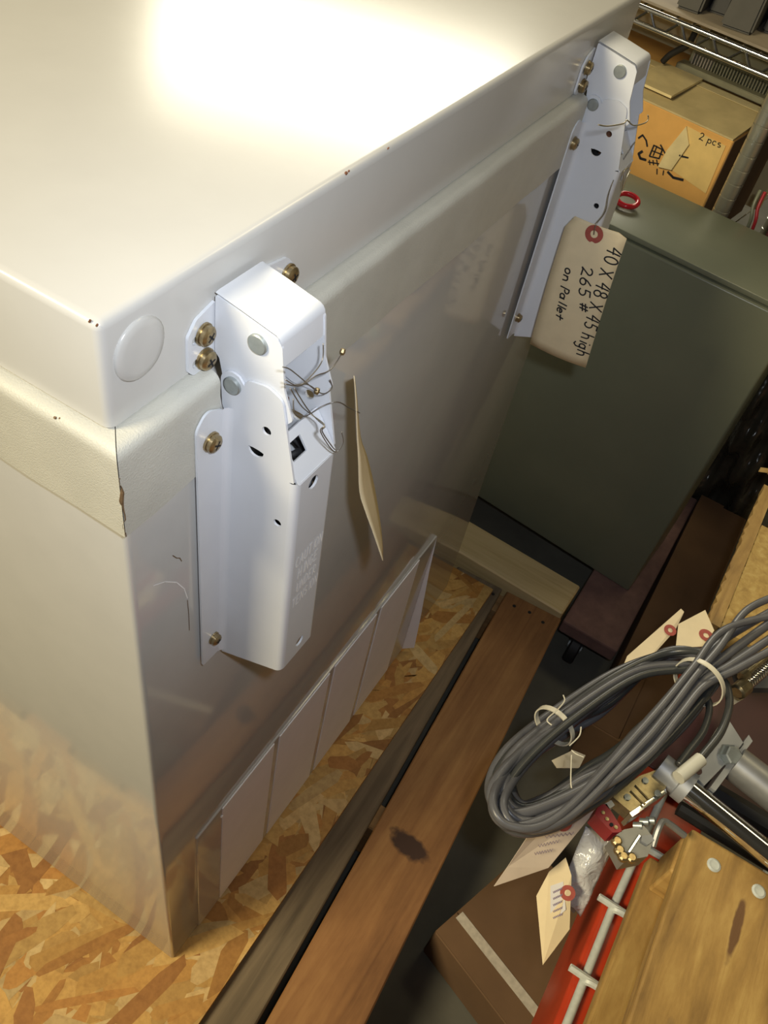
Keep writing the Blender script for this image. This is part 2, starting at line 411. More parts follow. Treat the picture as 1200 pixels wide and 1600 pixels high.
def flakes():
    vs, fs, cs = [], [], []
    pal_ = [(.70, .40, .11), (.78, .50, .17), (.60, .30, .075), (.80, .58, .27), (.58, .28, .07), (.68, .37, .10), (.80, .56, .25), (.46, .21, .055), (.74, .44, .13), (.76, .48, .16), (.70, .42, .13)]
    n = 0
    for i in range(2600):
        ln = random.uniform(.045, .13); wd = random.uniform(.010, .030)
        cx = random.uniform(-.42, OX1); cy = random.uniform(OY0, OY1)
        if cx < -.06 and cy > .1: continue
        an = random.gauss(.95, .55) if random.random() < .75 else random.uniform(0, 3.14)
        z = -.0012 + .0010 * i / 2600 + .0001
        c, s = math.cos(an), math.sin(an); pts = []
        for (a, b) in ((-1, -.7), (-.75, -1), (.6, -1), (1, -.4), (.9, .5), (.4, 1), (-.8, .9), (-1.05, .1)):
            a += random.uniform(-.16, .16); b += random.uniform(-.22, .22)
            px = cx + (a * ln * c - b * wd * s) / 2; py = cy + (a * ln * s + b * wd * c) / 2
            pts.append((min(px, OX1), min(max(py, OY0), OY1), z))
        base = len(vs); vs += pts; fs.append(tuple(range(base, base + 8)))
        col = random.choice(pal_); k = random.uniform(.66, .92); cs += [(col[0] * k, col[1] * k, col[2] * k, 1)] * 8
    o0 = ORG[osb.name]
    me = bpy.data.meshes.new('wood_strands'); me.from_pydata([Vector(v) - o0 for v in vs], [], fs)
    at_ = me.color_attributes.new('Col', 'FLOAT_COLOR', 'POINT')
    for i, c in enumerate(cs): at_.data[i].color = c
    me.materials.append(M['flake'])
    o = bpy.data.objects.new('wood_strands', me); COL.objects.link(o); o.parent = osb; o['kind'] = 'stuff'; ORG[o.name] = o0
flakes()

# ------------------------------------------------------------------ the white chest
XB, YB, LB, DB = .0086, -.0051, .7521, .90
LL = .747
chest = thing('hinged_chest', 'large grey-white metal chest with hinged lid standing on strand board', 'chest', (-.44, .37, 0.0))
obj('body', box((-DB, YB, .0005), (XB, LB, .90), .004, 3), M['enamel'], chest, 'glossy grey-white steel body', smooth=30)
def lid_mesh():
    bm = box((-DB - .004, 0, .9268), (0, LL, .990))
    es = [e for e in bm.edges if max(v.co.z for v in e.verts) > .95]
    bmesh.ops.bevel(bm, geom=es, offset=.0050, segments=4, affect='EDGES', profile=.5); return bm
lid = obj('lid', lid_mesh(), M['enamel_lid'], chest, 'glossy white steel lid', smooth=30)
obj('hole_plug', lathe((0, .0238, .9636), (1, 0, 0), [(-.001, .0172), (.0006, .0172), (.0016, .0158), (.0021, .012), (.0022, 0)], 40), M['enamel_lid'], lid, smooth=True)
for (u, v, s) in ((541, 272, .0010), (545, 269, .0006), (138, 505, .0006), (150, 511, .0005), (607, 233, .0005)):
    p = at(u, v, 'z', .9885)
    obj('rust_chip', lathe((min(p.x, -.0008), max(p.y, .001), .9892), (.5, 0, .86), [(-.001, s), (.0004, s), (.0006, 0)], 7), M['rust'], lid)
# vinyl gasket between body and lid, in strips
GZ0, GZ1, GX, GY = .8620, .9255, .0122, -.0087
def gasket_section():
    # (outward distance from the chest wall, z): rounded upper edge
    pr = [(-.030, GZ0), (0.0, GZ0)] + [(0.0, .880), (0.0, .9150)]
    pr += [(-.0065 + .0065 * math.cos(a), .9185 + .0065 * math.sin(a)) for a in [math.radians(k * 15) for k in range(0, 7)]]
    pr += [(-.030, .9262)]
    return pr
def strip(axis, s0, s1, m0=0, m1=0):
    """rear strip runs along y (axis 'y'), end strip along x; m0/m1: mitre of each end"""
    bm = NB(); pr = gasket_section(); n = 26; rings = []
    for i in range(n + 1):
        t = i / n; ring = []
        for d, z in pr:
            a = s0 + (0 if not m0 else -m0 * d * 1.0); b = s1 + (0 if not m1 else m1 * d * 1.0)
            s = a + (b - a) * t
            wob = .0004 * math.sin(31 * s + 2) + .0003 * math.sin(83 * s)
            if axis == 'y': ring.append(bm.verts.new((GX + d + wob, s, z)))
            else: ring.append(bm.verts.new((s, GY - d - wob, z)))
        rings.append(ring)
    k = len(pr)
    for A, B in zip(rings, rings[1:]):
        for j in range(k): bm.faces.new((A[j], A[(j + 1) % k], B[(j + 1) % k], B[j]))
    bm.faces.new(rings[0][::-1]); bm.faces.new(rings[-1]); return bm
H1, H2 = .0752, .6269
gaps = [(H1 - .004, H1 + .050), (H2 - .004, H2 + .050)]
segs = [(GY - .00005, gaps[0][0], 1, 0), (gaps[0][1], gaps[1][0], 0, 0), (gaps[1][1], LB + .003, 0, 0)]
for s0, s1, a, b_ in segs:
    obj('gasket_strip', strip('y', s0, s1, a, b_), M['vinyl'], chest, 'grained cream vinyl seal', smooth=40)
obj('gasket_strip', strip('x', -DB + .01, GX + .00005, 0, 1), M['vinyl'], chest, 'grained cream vinyl seal', smooth=40)
# split seam at the corner with brown glue
bm = NB(); pts = []
for i in range(14):
    t = i / 13; z = .908 - t * .046
    j = random.uniform(-.0007, .0007)
    pts.append(Vector((GX - .0002 + j, GY + .0002 + j * .6, z)))
add_tube(bm, pts, [random.uniform(.0003, .0006) + (.0007 if 2 < i < 6 else 0) for i in range(14)], 6)
obj('glue_seam', bm, M['glue'], chest, 'brown split seam')
for (u, v) in ((92, 648), (96, 651), (88, 650)):
    p = at(u, v, 'z', .9235)
    obj('glue_spot', lathe((p.x, p.y, .9215), (0, -.5, .8), [(-.001, .0009), (.0022, .0007), (.0024, 0)], 7), M['glue'], chest)
# lower rear cover with matte white sheets
cov = obj('rear_cover', box((XB - .001, .0445, .004), (XB + .0022, .580, .309), .0008, 1), M['enamel'], chest, 'low sheet-metal cover')
for a, b_ in ((.0865, .1815), (.1920, .298), (.3095, .4105), (.4225, .527)):
    obj('white_panel', box((XB + .0015, a, .008), (XB + .0034, b_, .3065), .0005, 1), M['white_sheet'], cov, 'matte white sheet')
bm = NB()
xs = XB + .0023
for f in ([(xs, .5795, .306), (xs, .5795, .006), (xs + .017, .590, .012), (xs + .012, .587, .10), (xs + .004, .582, .22)],): 
    add_poly(bm, f)
g = bmesh.ops.extrude_face_region(bm, geom=list(bm.faces))
bmesh.ops.translate(bm, vec=(-.0005, .0010, 0), verts=[q for q in g['geom'] if isinstance(q, bmesh.types.BMVert)])
obj('bent_edge', bm, M['white_sheet'], cov, 'bent-out white edge')
for (u, v) in ((349, 1276), (639, 908)):
    p = at(u, v, 'x', XB + .004); obj('paint_fleck', lathe((XB + .0018, p.y, p.z), (1, 0, 0), [(0, .003), (.0016, .002), (.002, 0)], 6), M['letter'], cov)
# scratches on the body
for pts in ([(270, 868), (276, 872), (281, 872), (284, 877)], [(240, 915), (258, 909), (276, 910), (288, 920), (293, 935)], [(293, 938), (295, 960), (296, 985)]):
    bm = NB(); add_ribbon(bm, [at(u, v, 'x', XB + .00025) for u, v in pts], .0007, Vector((1, 0, 0)))
    obj('scratch', bm, M['glue'] if pts[0][0] != 240 else M['letter'], chest)

# ------------------------------------------------------------------ spring hinges
def make_hinge(y1, nm):
    W_ = .0437; t = .0015
    Y = lambda r: y1 + r
    EX, EY, EZ = Vector((1, 0, 0)), Vector((0, 1, 0)), Vector((0, 0, 1))
    bm = NB()
    zb = lambda xx: .6427 + (xx - .0135) * (.6665 - .6427) / (.0691 - .0135)
    XF0, XF1, ZT = .0691, .0648, .8680          # front face at the bottom and at its top
    xf = lambda z: XF0 + (XF1 - XF0) * (z - .6665) / (ZT - .6665)
    r = .0050
    wall = [(.0165, zb(.0165)), (XF0 - r, zb(XF0 - r)), (XF1 - r, ZT), (XF1 - .0015, ZT), (.0606, .8780), (.0496, .9235)]
    wall = round_poly([(.0138, zb(.0138)), (XF0 - r, zb(XF0 - r)), (XF1 - r, ZT + .0005), (XF1 - .002, ZT + .0015), (.0500, .9255),
                       (.0400, .9296), (.0250, .9262)], [0, 0, 0, .0005, .006, .010, .006], 4)
    wall += circ(.0172, .9181, .0085, 9, 62, 185) + [(.0100, .9000), (.0118, .8960), (.0138, .8930)]
    hs = [circ(.0414, .8982, .0031, 14), circ(.054, .8282, .0029, 14),
          circ(.0348, .8795, .0056, 12, 0, -180) + [(.0325, .8802), (.0371, .8802)]]
    add_plate(bm, wall, hs, (0, Y(t), 0), EX, EZ, t)            # left cheek: outer face on y = y1
    add_plate(bm, wall, hs, (0, Y(W_), 0), EX, EZ, t)           # right cheek
    # flanges with a fillet to the cheek
    for sgn, yc in ((-1, Y(0)), (1, Y(W_))):
        q = lambda d: yc + sgn * d
        out = round_poly([(.0045, .6490), (.0228, .6505), (.0268, .8988), (.0177, .9085), (.0045, .9010)], [0, .002, .008, .008, 0], 5)
        out = [(q(a), b) for a, b in out]
        add_plate(bm, out, [], (.0122, 0, 0), EY, EZ, .0015)
        # fillet strip
        prev = None
        for k in range(6):
            a = math.radians(90 * k / 5)
            px, py = .0137 + .0045 * (1 - math.cos(a)), q(.0045 * (1 - math.sin(a)))
            cur = (bm.verts.new((px, py, .6480 - (px - .0137) * .5)), bm.verts.new((px, py, .9010)))
            if prev: bm.faces.new((prev[0], cur[0], cur[1], prev[1]))
            prev = cur
    # front face with rounded folds and its two holes
    def front_strip(ya, sg):
        prev = None
        for k in range(7):
            a = math.radians(90 * k / 6)
            dx = -r + r * math.sin(a); py = ya + sg * r * (1 - math.cos(a))
            cur = (bm.verts.new((XF0 + dx, py, zb(XF0 + dx))), bm.verts.new((XF1 + dx, py, ZT)))
            if prev: bm.faces.new((prev[0], cur[0], cur[1], prev[1]))
            prev = cur
    front_strip(Y(0), 1); front_strip(Y(W_), -1)
    sl = Vector((XF1 - XF0, 0, ZT - .6665)); ez = sl.normalized()
    HH = sl.length
    add_plate(bm, [(r, 0), (W_ - r, 0), (W_ - r, HH), (r, HH)],
              [circ(.0186, .8574 - .6665, .0050, 16), circ(.0232, .6803 - .6665, .0048, 16)], (XF0 - t, Y(0), .6665), EY, ez, t)
    # top shelf bent inwards, with a window for the spring
    sh = round_poly([(.0020, -.001), (W_ - .0020, -.001), (W_ - .0020, .030), (.0020, .030)], [.002, .002, .002, .002], 3)
    bd = Vector((-.56, 0, .83)).normalized()
    add_plate(bm, sh, [[(.0065, .013), (.0200, .013), (.0200, .024), (.0065, .024)]], (XF1 - .0015, Y(0), ZT - .001), EY, bd, t)
    hg = obj('lid_hinge', bm, M['hinge'], chest, 'white sheet-metal spring hinge', smooth=35)
    # dark spring and rod inside
    sp = []
    for k in range(240):
        a = k * .42; sp.append((.040 + .0125 * math.cos(a), Y(.0218) + .0125 * math.sin(a), .66 + .215 * k / 239))
    obj('spring', tube(sp, .0022, 6), M['dark'], hg, smooth=True)
    obj('spring_rod', tube([(.040, Y(.0218), .66), (.036, Y(.0218), .905)], .004, 10), M['rust'], hg, smooth=40)
    # lid arm, nested between the cheeks
    bm = NB()
    arm = round_poly([(.0030, .9690), (.0430, .9615), (.0462, .9575), (.0495, .9312), (.0566, .9135), (.0500, .9050), (.0300, .9020), (.0110, .9080), (.0060, .9300), (.0030, .9330)],
                     [.001, .002, .003, .01, .003, .004, .006, .006, .004, 0], 4)
    yi0, yi1 = Y(t + .0003), Y(W_ - t - .0003)
    add_plate(bm, arm, [], (0, yi0 + t, 0), EX, EZ, t); add_plate(bm, arm, [], (0, yi1, 0), EX, EZ, t)
    # cap: swept over the arm, rounded at the front, short flap in front
    prof = [(.0030, .9706), (.0200, .9677), (.0400, .9639)] + [(.0400 + .0055 * math.sin(a), .9584 + .0055 * math.cos(a)) for a in [math.radians(k) for k in (20, 45, 70, 88)]] + [(.0472, .9450)]
    ca = [(bm.verts.new((px, yi0, pz)), bm.verts.new((px, yi0 + .002, pz + .0004)), bm.verts.new((px, yi1 - .002, pz + .0004)), bm.verts.new((px, yi1, pz))) for px, pz in prof]
    for A, B in zip(ca, ca[1:]):
        for k in range(3): bm.faces.new((A[k], A[k + 1], B[k + 1], B[k]))
    cb = [(bm.verts.new((px - .0010, yi0 + t, pz - .0014)), bm.verts.new((px - .0010, yi1 - t, pz - .0014))) for px, pz in prof]
    for A, B in zip(cb, cb[1:]): bm.faces.new((A[0], B[0], B[1], A[1]))
    # flanges on the lid, slotted
    for sgn, yc, ex in ((-1, yi0, .0205), (1, yi1, .0330)):
        q = lambda d: yc + sgn * d
        z0, z1 = (.9255, .9600) if sgn < 0 else (.9300, .9610)
        out = [(q(a), b) for a, b in round_poly([(-.001, z0), (ex - .004, z0), (ex, z0 + .004), (ex, z1 - .008), (ex - .007, z1), (-.001, z1 + .004)], [0, .003, .003, .004, .005, 0], 4)]
        slots = []
        if sgn < 0:
            for zc in (.9475, .9325):
                slots.append([(q(a), b) for a, b in circ(.0045, zc, .0026, 7, -90, 90)[::1]] + [(q(a), b) for a, b in circ(-.0 + .0150, zc, .0026, 7, 90, 270)])
            slots = [[(q(a), b) for a, b in (circ(.0150, zc, .0026, 7, -90, 90) + circ(.0085, zc, .0026, 7, 90, 270))] for zc in (.9475, .9325)]
        add_plate(bm, out, slots, (.0002, 0, 0), EY, EZ, .0018)
    obj('lid_arm', bm, M['hinge'], hg, smooth=35)
    # rivets
    for (rx, rz, rr, yy, ax) in ((.0314, .953, .0060, yi0, -1), (.0172, .9181, .0056, Y(0), -1), (.0314, .953, .0060, yi1, 1), (.0172, .9181, .0056, Y(W_), 1)):
        obj('rivet', lathe((rx, yy, rz), (0, ax, 0), [(-.0005, rr), (.0014, rr), (.0020, rr * .88), (.0021, 0)], 28), M['zinc'], hg, 'flat zinc rivet head', smooth=35)
    # screws: washer, pan head and cross slot
    def screw(py, pz, base, tilt=0.0, sc=1.0):
        ax = Vector((1, tilt, -.05)).normalized(); b0 = Vector((base, py, pz))
        bm = NB()
        add_lathe(bm, b0, ax, [(0, .0066 * sc), (.0014, .0066 * sc), (.0014, .0058 * sc), (.0040, .0058 * sc), (.0052, .0046 * sc), (.0056, .0025 * sc), (.0056, 0)], 20)
        s = obj('screw', bm, M['brass'], hg, 'yellow zinc screw with washer', smooth=35)
        u, v, n = frame_from(ax); bm = NB(); tw = random.uniform(0, 1.5)
        for k in range(2):
            d = u * math.cos(tw + k * math.pi / 2) + v * math.sin(tw + k * math.pi / 2); e = n.cross(d)
            c = b0 + n * .00572
            add_poly(bm, [c + d * .003 * sc + e * .0006, c - d * .003 * sc + e * .0006, c - d * .003 * sc - e * .0006, c + d * .003 * sc - e * .0006])
        ORG[s.name] = ORG[hg.name]
        # the slot stays part of the screw mesh: joined as dark faces
        me = s.data; me.materials.append(M['dark']); b2 = bmesh.new(); b2.from_mesh(me); k0 = len(b2.faces)
        bmesh.ops.translate(bm, vec=-ORG[hg.name], verts=bm.verts)
        t2 = bpy.data.meshes.new('t'); bm.to_mesh(t2); bm.free(); b2.from_mesh(t2); bpy.data.meshes.remove(t2)
        b2.faces.ensure_lookup_table()
        for f in b2.faces[k0:]: f.material_index = 1
        b2.to_mesh(me); b2.free()
    screw(Y(-.0150), .8840, .0137); screw(Y(-.0108), .6755, .0137, sc=.8)
    screw(Y(W_ + .0150), .8840, .0137); screw(Y(W_ + .0108), .6755, .0137, sc=.8)
    screw(Y(-.0068), .9490, .0020, .05); screw(Y(-.0062), .9325, .0020, -.05); screw(Y(.0685), .9500, .0020)
    # stamped warning on the front face
    bm = NB()
    for i, s in enumerate(('CAUTION', 'HINGE', 'UNDER', 'TENSION')):
        wd = .0305 if len(s) == 7 else .0225
        n_ = sum(.55 if c in 'I' else 1 for c in s); sz = wd / (n_ * 1.45 - .45)
        z0 = .7850 - i * .0152
        fn = lambda a, b, z0=z0: Vector((xf(z0 + b * 1.9) + .0003, Y(.0070) + a, z0 + b * 1.9))
        add_text(bm, s, fn, sz, Vector((1, 0, 0)), .0008, gap=1.45, x0=0 if len(s) == 7 else .004, slant=.12)
    obj('warning_lettering', bm, M['letter'], hg, 'stamped white warning lettering')
    return hg
make_hinge(H1, 'near'); make_hinge(H2, 'far')

# ------------------------------------------------------------------ shipping tags on the chest
def patch_disc(c, n, r, th=.0004):
    bm = NB(); c = Vector(c); n = Vector(n).normalized()
    u, v, n = frame_from(n); k = 22
    A = [[bm.verts.new(c + (u * math.cos(2 * math.pi * i / k) + v * math.sin(2 * math.pi * i / k)) * rr + n * h) for i in range(k)] for rr, h in ((r, 0), (r, th), (r * .42, th), (r * .42, -.0002))]
    for X, Y_ in zip(A, A[1:]):
        for i in range(k): bm.faces.new((X[i], X[(i + 1) % k], Y_[(i + 1) % k], Y_[i]))
    return bm
# far tag, facing the aisle with handwriting
T = thing('shipping_tag', 'manila tag reading 40X48X45 high, wired to the hinge beside the green enclosure', 'tag', (.075, .60, .665), 'manila tags wired to the chest hinges')
TP = {k: at(u, v, 'y', .600) for k, (u, v) in {'a': (900, 336), 'b': (885, 352), 'c': (828, 537), 'd': (920, 561), 'e': (981, 371), 'f': (973, 349)}.items()}
up = (((TP['a'] + TP['f']) / 2) - ((TP['c'] + TP['d']) / 2)).normalized()
rt = (TP['d'] - TP['c']); rt = (rt - up * rt.dot(up)).normalized(); nn = rt.cross(up).normalized()      # towards the camera (-y)
o0 = TP['c']
uv = {k: ((p - o0).dot(rt), (p - o0).dot(up)) for k, p in TP.items()}
bendf = lambda a, b: o0 + rt * a + up * b + nn * (.005 * math.sin(b / .17 * 3.0) + .004 * math.sin(a * 40))
bm = NB(); NR, NC = 14, 6
top = uv['a'][1]
def tag_edges(b):
    lo = uv['c'][0] + (uv['b'][0] - uv['c'][0]) * min(1, b / uv['b'][1]); hi = uv['d'][0] + (uv['e'][0] - uv['d'][0]) * min(1, b / uv['e'][1])
    if b > uv['b'][1]: lo = uv['b'][0] + (uv['a'][0] - uv['b'][0]) * min(1, (b - uv['b'][1]) / max(1e-4, top - uv['b'][1]))
    if b > uv['e'][1]: hi = uv['e'][0] + (uv['f'][0] - uv['e'][0]) * min(1, (b - uv['e'][1]) / max(1e-4, top - uv['e'][1]))
    return lo, hi
bs = sorted([top * i / NR for i in range(NR + 1)] + [uv['b'][1], uv['e'][1]])
grid = []
for b in bs:
    lo, hi = tag_edges(b); grid.append([bm.verts.new(bendf(lo + (hi - lo) * j / NC, b)) for j in range(NC + 1)])
for A, B in zip(grid, grid[1:]):
    for j in range(NC): bm.faces.new((A[j], A[j + 1], B[j + 1], B[j]))
card = obj('card', bm, M['manila'], T, smooth=True)
md = card.modifiers.new('th', 'SOLIDIFY'); md.thickness = .0006; md.offset = 0
pe = at(932, 362, 'y', .600); ea, eb = (pe - o0).dot(rt), (pe - o0).dot(up)
ec = bendf(ea, eb) + nn * .0005
obj('reinforcing_patch', patch_disc(ec, nn, .0095), M['eyelet'], T, 'dark red round patch')
bm = NB()
wr = lambda a, b: bendf(a, b) + nn * .0007
def tagline(s, u0, v0, u1, v1, size, gap):
    # runs down the tag: text x goes away from the eyelet, letter tops to the right
    p0 = at(u0, v0, 'y', .600); p1 = at(u1, v1, 'y', .600)
    A0 = Vector(((p0 - o0).dot(rt), (p0 - o0).dot(up))); A1 = Vector(((p1 - o0).dot(rt), (p1 - o0).dot(up)))
    d = (A1 - A0).normalized(); e = Vector((-d.y, d.x))
    fn = lambda a, b: wr(*(A0 + d * a + e * b))
    L0 = sum(size * (.7 if c == ' ' else gap * (.55 if c in 'Iil' else 1)) for c in s)
    k = (A1 - A0).length / L0
    add_text(bm, s, lambda a, b: fn(a * k, b * 1.25), size, nn, .0016, gap=gap, jit=.06, slant=.08)
tagline('40 X 48 X 45 high', 954, 380, 902, 552, .0078, 1.15)
tagline('265 #', 914, 410, 907, 482, .0068, 1.2)
tagline('on Pallet', 888, 412, 872, 494, .0056, 1.1)
obj('handwriting', bm, M['ink'], T, 'black marker handwriting')
wz = [ec + nn * .001, ec + up * .012 + nn * .004, at(946, 330, 'y', .603), at(952, 300, 'y', .615), at(967, 262, 'y', .640), Vector((.062, .648, .885)), at(992, 222, 'y', .66)]
obj('tie_wire', tube(smooth_path(wz, 6), .0006, 6), M['wire'], T, smooth=True)
for pts in ([(935, 195), (950, 197), (974, 193), (980, 188), (990, 196), (1008, 192), (1013, 185), (1012, 180)], [(985, 265), (978, 280), (972, 298), (975, 268), (983, 262)]):
    obj('tie_wire', tube(smooth_path([at(u, v, 'x', .072) for u, v in pts], 5), .0006, 6), M['rope_bright'], T, smooth=True)
# near tag, seen almost edge-on
T1 = thing('shipping_tag', 'curled manila tag seen almost edge-on, hanging beside the hinge with warning lettering', 'tag', (.045, .2, .68), 'manila tags wired to the chest hinges')
Npx = [(553, 587), (556, 624), (558, 680), (560, 717), (562, 768), (570, 796), (583, 832), (598, 876)]
Fpx = [(554, 590), (558, 626), (563, 682), (573, 712), (583, 752), (590, 790), (595, 825), (598, 856)]
NP = smooth_path([at(u, v, 'y', .170) for u, v in Npx], 3); FP = smooth_path([at(u, v, 'y', .228) for u, v in Fpx], 3)
bm = NB(); g = [[bm.verts.new(a.lerp(b, j / 4)) for j in range(5)] for a, b in zip(NP, FP)]
for A, B in zip(g, g[1:]):
    for j in range(4): bm.faces.new((A[j], A[j + 1], B[j + 1], B[j]))
c1_ = obj('card', bm, M['manila'], T1, smooth=True); md = c1_.modifiers.new('th', 'SOLIDIFY'); md.thickness = .0006; md.offset = 0
def hw(u, v, x=.056): return at(240 + u / 3, 380 + v / 3, 'x', x)
mid = NP[4].lerp(FP[4], .4)
obj('tie_wire', tube(smooth_path([hw(735, 800, .05), hw(800, 760, .055), hw(865, 745, .06), at(545, 637, 'x', .055), mid + Vector((.004, -.004, .004)), mid], 6), .0004, 6), M['wire'], T1, smooth=True)
for pts in ([(605, 580), (640, 592), (700, 640), (760, 690), (800, 705), (835, 680), (828, 640)], [(618, 640), (680, 668), (740, 620), (790, 550), (795, 470)],
            [(618, 660), (690, 668), (760, 622), (830, 592), (885, 512)], [(640, 680), (690, 760), (735, 800), (800, 850), (782, 882), (830, 962), (860, 976), (888, 935), (880, 885)],
            [(660, 680), (720, 775), (770, 830), (803, 860), (790, 882), (838, 955), (856, 970)], [(655, 730), (660, 790), (700, 812), (735, 800)], [(660, 665), (720, 662), (765, 690)]):
    obj('tie_wire', tube(smooth_path([hw(u, v, (.072 if v > 840 else .058) + .002 * math.sin(i)) for i, (u, v) in enumerate(pts)], 6), .00036, 6), M['wire'], T1, smooth=True)
for (u, v) in ((885, 510), (765, 694)):
    obj('wire_end', lathe(hw(u, v, .058), (0, .4, .9), [(-.0016, .0012), (0, .0018), (.0018, .0014), (.002, 0)], 8), M['brass'], T1)

# ------------------------------------------------------------------ green enclosure on its dolly, pale board
ROT = RZm(-5.4)
gp = Vector((.2990, .990, 0))          # front right corner
green = thing('enclosure', 'sage green metal electrical enclosure standing on the brown dolly behind the chest', 'enclosure', (.1, 1.06, -.03))
obj('case', box((gp.x - .62, gp.y, -.030), (gp.x, gp.y + .19, .612), .004, 3, ROT, gp), M['green'], green, smooth=30)
obj('top_flange', box((gp.x - .622, gp.y + .006, .6135), (gp.x + .002, gp.y + .195, .622), .002, 2, ROT, gp), M['green'], green, smooth=30)
ring = []
rc = at(980, 313, 'z', .632)
for k in range(28):
    a = 2 * math.pi * k / 28; ring.append((rc.x + .017 * math.cos(a), rc.y + .015 * math.sin(a), .6295 + .003 + .003 * math.sin(a)))
tag(obj('lifting_ring', tube(ring, .0042, 10, True), M['red_ring'], smooth=True), 'glossy red ring lying on top of the green enclosure', 'ring')
tag(obj('wood_board', box((-.35, .842, ZF), (.213, .926, -.012), .003, 1, RZm(-2.2), (.21, .85, 0)), M['cream_wood']), 'pale clean wooden board lying between the pallet and the green enclosure', 'board')
dol = thing('furniture_dolly', 'low pinkish-brown carpeted dolly with black caster under the green enclosure', 'dolly', (.0, 1.05, ZF))
obj('deck', box((-.30, 1.08, -.062), (.2, 1.32, -.0315), .004, 2, RZm(-3), (.2, 1, 0)), M['dolly'], dol)
obj('deck_end', box((.222, .845, -.066), (.335, 1.345, -.0315), .004, 2, RZm(-1), (.2, 1, 0)), M['dolly'], dol)
for (cx, cy) in ((.262, .872), (.27, 1.28), (-.2, 1.26)):
    w = obj('caster', lathe((cx - .011, cy, ZF + .036), (1, 0, 0), [(0, .010), (0, .032), (.003, .036), (.019, .036), (.022, .032), (.022, .010)], 24), M['black_rubber'], dol, smooth=35)
    obj('caster_hub', lathe((cx - .014, cy, ZF + .036), (1, 0, 0), [(0, .009), (.028, .009)], 14), M['zinc'], w)
    obj('caster_fork', box((cx - .016, cy - .018, ZF + .066), (cx + .016, cy + .018, -.066), .003, 1), M['black'], w)
cb = thing('flat_carton', 'long dark brown carton lying on the floor beside the dolly', 'carton', (.39, 1.0, ZF))
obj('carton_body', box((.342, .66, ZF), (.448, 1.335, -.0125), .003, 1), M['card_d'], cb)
obj('carton_flap', box((.342, .66, -.0118), (.394, 1.335, -.009), 0), M['card_d'], cb)
# plastic-wrapped dark bundle behind
bm = NB(); N1, N2 = 26, 20; gr = []
for i in range(N1 + 1):
    row = []
    for j in range(N2 + 1):
        a = i / N1; b = j / N2
        x = .310 + .146 * a; z = ZF + .47 * b
        d = .020 * math.sin(9 * a + 13 * b) + .015 * math.sin(23 * b - 11 * a) + .010 * math.sin(31 * a + 7 * b)
        row.append(bm.verts.new((x, 1.372 + d * .6 - .012 * math.sin(math.pi * a), z)))
    gr.append(row)
for A, B in zip(gr, gr[1:]):
    for j in range(N2): bm.faces.new((A[j], A[j + 1], B[j + 1], B[j]))
rim = [r_[0] for r_ in gr] + gr[-1][1:] + [r_[-1] for r_ in gr[::-1]][1:] + gr[0][::-1][1:-1]
bk = [bm.verts.new((v.co.x, 1.435, v.co.z)) for v in rim]
for i in range(len(rim)): bm.faces.new((rim[i], rim[(i + 1) % len(rim)], bk[(i + 1) % len(rim)], bk[i]))
bm.faces.new(bk)
bb = obj('wrapped_bundle', bm, M['bag_dark'], smooth=True); bb.location.z += .0
tag(bb, 'dark film-wrapped bundle standing behind the low dolly and long brown carton', 'bundle')

sc_ = thing('storage_cabinet', 'black cabinet with dark red edge standing behind the shelf post', 'cabinet', (.36, 1.52, ZF))
obj('cabinet_body', box((.195, 1.46, ZF), (.445, 1.595, .78), .004, 2), M['black'], sc_)
obj('edge_strip', box((.196, 1.452, ZF + .02), (.210, 1.4595, .77), .001, 1), M['maroon'], sc_, 'dark red edge strip')
obj('lower_ledge', box((.212, 1.445, .36), (.44, 1.4595, .375), .001, 1), M['charcoal'], sc_)
# ------------------------------------------------------------------ wire shelving with carton behind the enclosure
YS = 1.42
sh = thing('wire_shelving', 'chrome wire shelving unit with zigzag shelf edge behind the enclosure', 'shelving', (-.2, 1.6, ZF))
def shelf(z, nm, y0=YS, y1=YS + .46, x0=-.80, x1=-.215):
    s = obj('shelf', tube([(x0, y0, z + .024), (x1 + .35, y0, z + .024)], .0042, 10), M['chrome'], sh, smooth=40)
    obj('shelf_rod', tube([(x0, y0 + .001, z), (x1 + .35, y0 + .001, z)], .0042, 10), M['chrome'], s, smooth=40)
    obj('shelf_rod', tube([(x0, y1, z + .024), (x1 + .35, y1, z + .024)], .0032, 8), M['chrome'], s, smooth=40)
    zz = []; xx = x0; k = 0
    while xx < x1 + .34:
        zz += [Vector((xx, y0, z + .002)), Vector((xx + .020, y0, z + .002)), Vector((xx + .040, y0, z + .022)), Vector((xx + .044, y0, z + .022))]; xx += .0605
    obj('zigzag_wire', tube(zz, .0024, 6), M['chrome'], s)
    return s
s1 = shelf(.7715, 'upper'); s2 = shelf(.40, 'lower')
for k in range(28):
    xx = -.78 + k * .032
    obj('deck_wire', tube([(xx, YS, .7975), (xx, YS + .46, .7975)], .0015, 5), M['chrome'], s1); obj('deck_wire', tube([(xx, YS, .426), (xx, YS + .46, .426)], .0015, 5), M['chrome'], s2)
def post(cx, cy):
    bm = NB(); prof = [(0, .0155)]
    z = .02
    while z < 1.35:
        prof += [(z, .0155), (z + .0008, .0144), (z + .0022, .0144), (z + .003, .0155)]; z += .0254
    prof += [(1.36, .0155)]
    add_lathe(bm, (cx, cy, ZF), (0, 0, 1), prof, 16)
    obj('post', bm, M['post'], sh, 'grooved round post', smooth=40)
post(.112, YS - .016); post(.112, YS + .47); post(-.79, YS - .016); post(-.79, YS + .47)
tag(obj('shelf_liner', box((-.78, YS + .012, .8005), (.125, YS + .45, .8045)), M['taupe']), 'flat taupe board lying on the upper wire shelf', 'board')
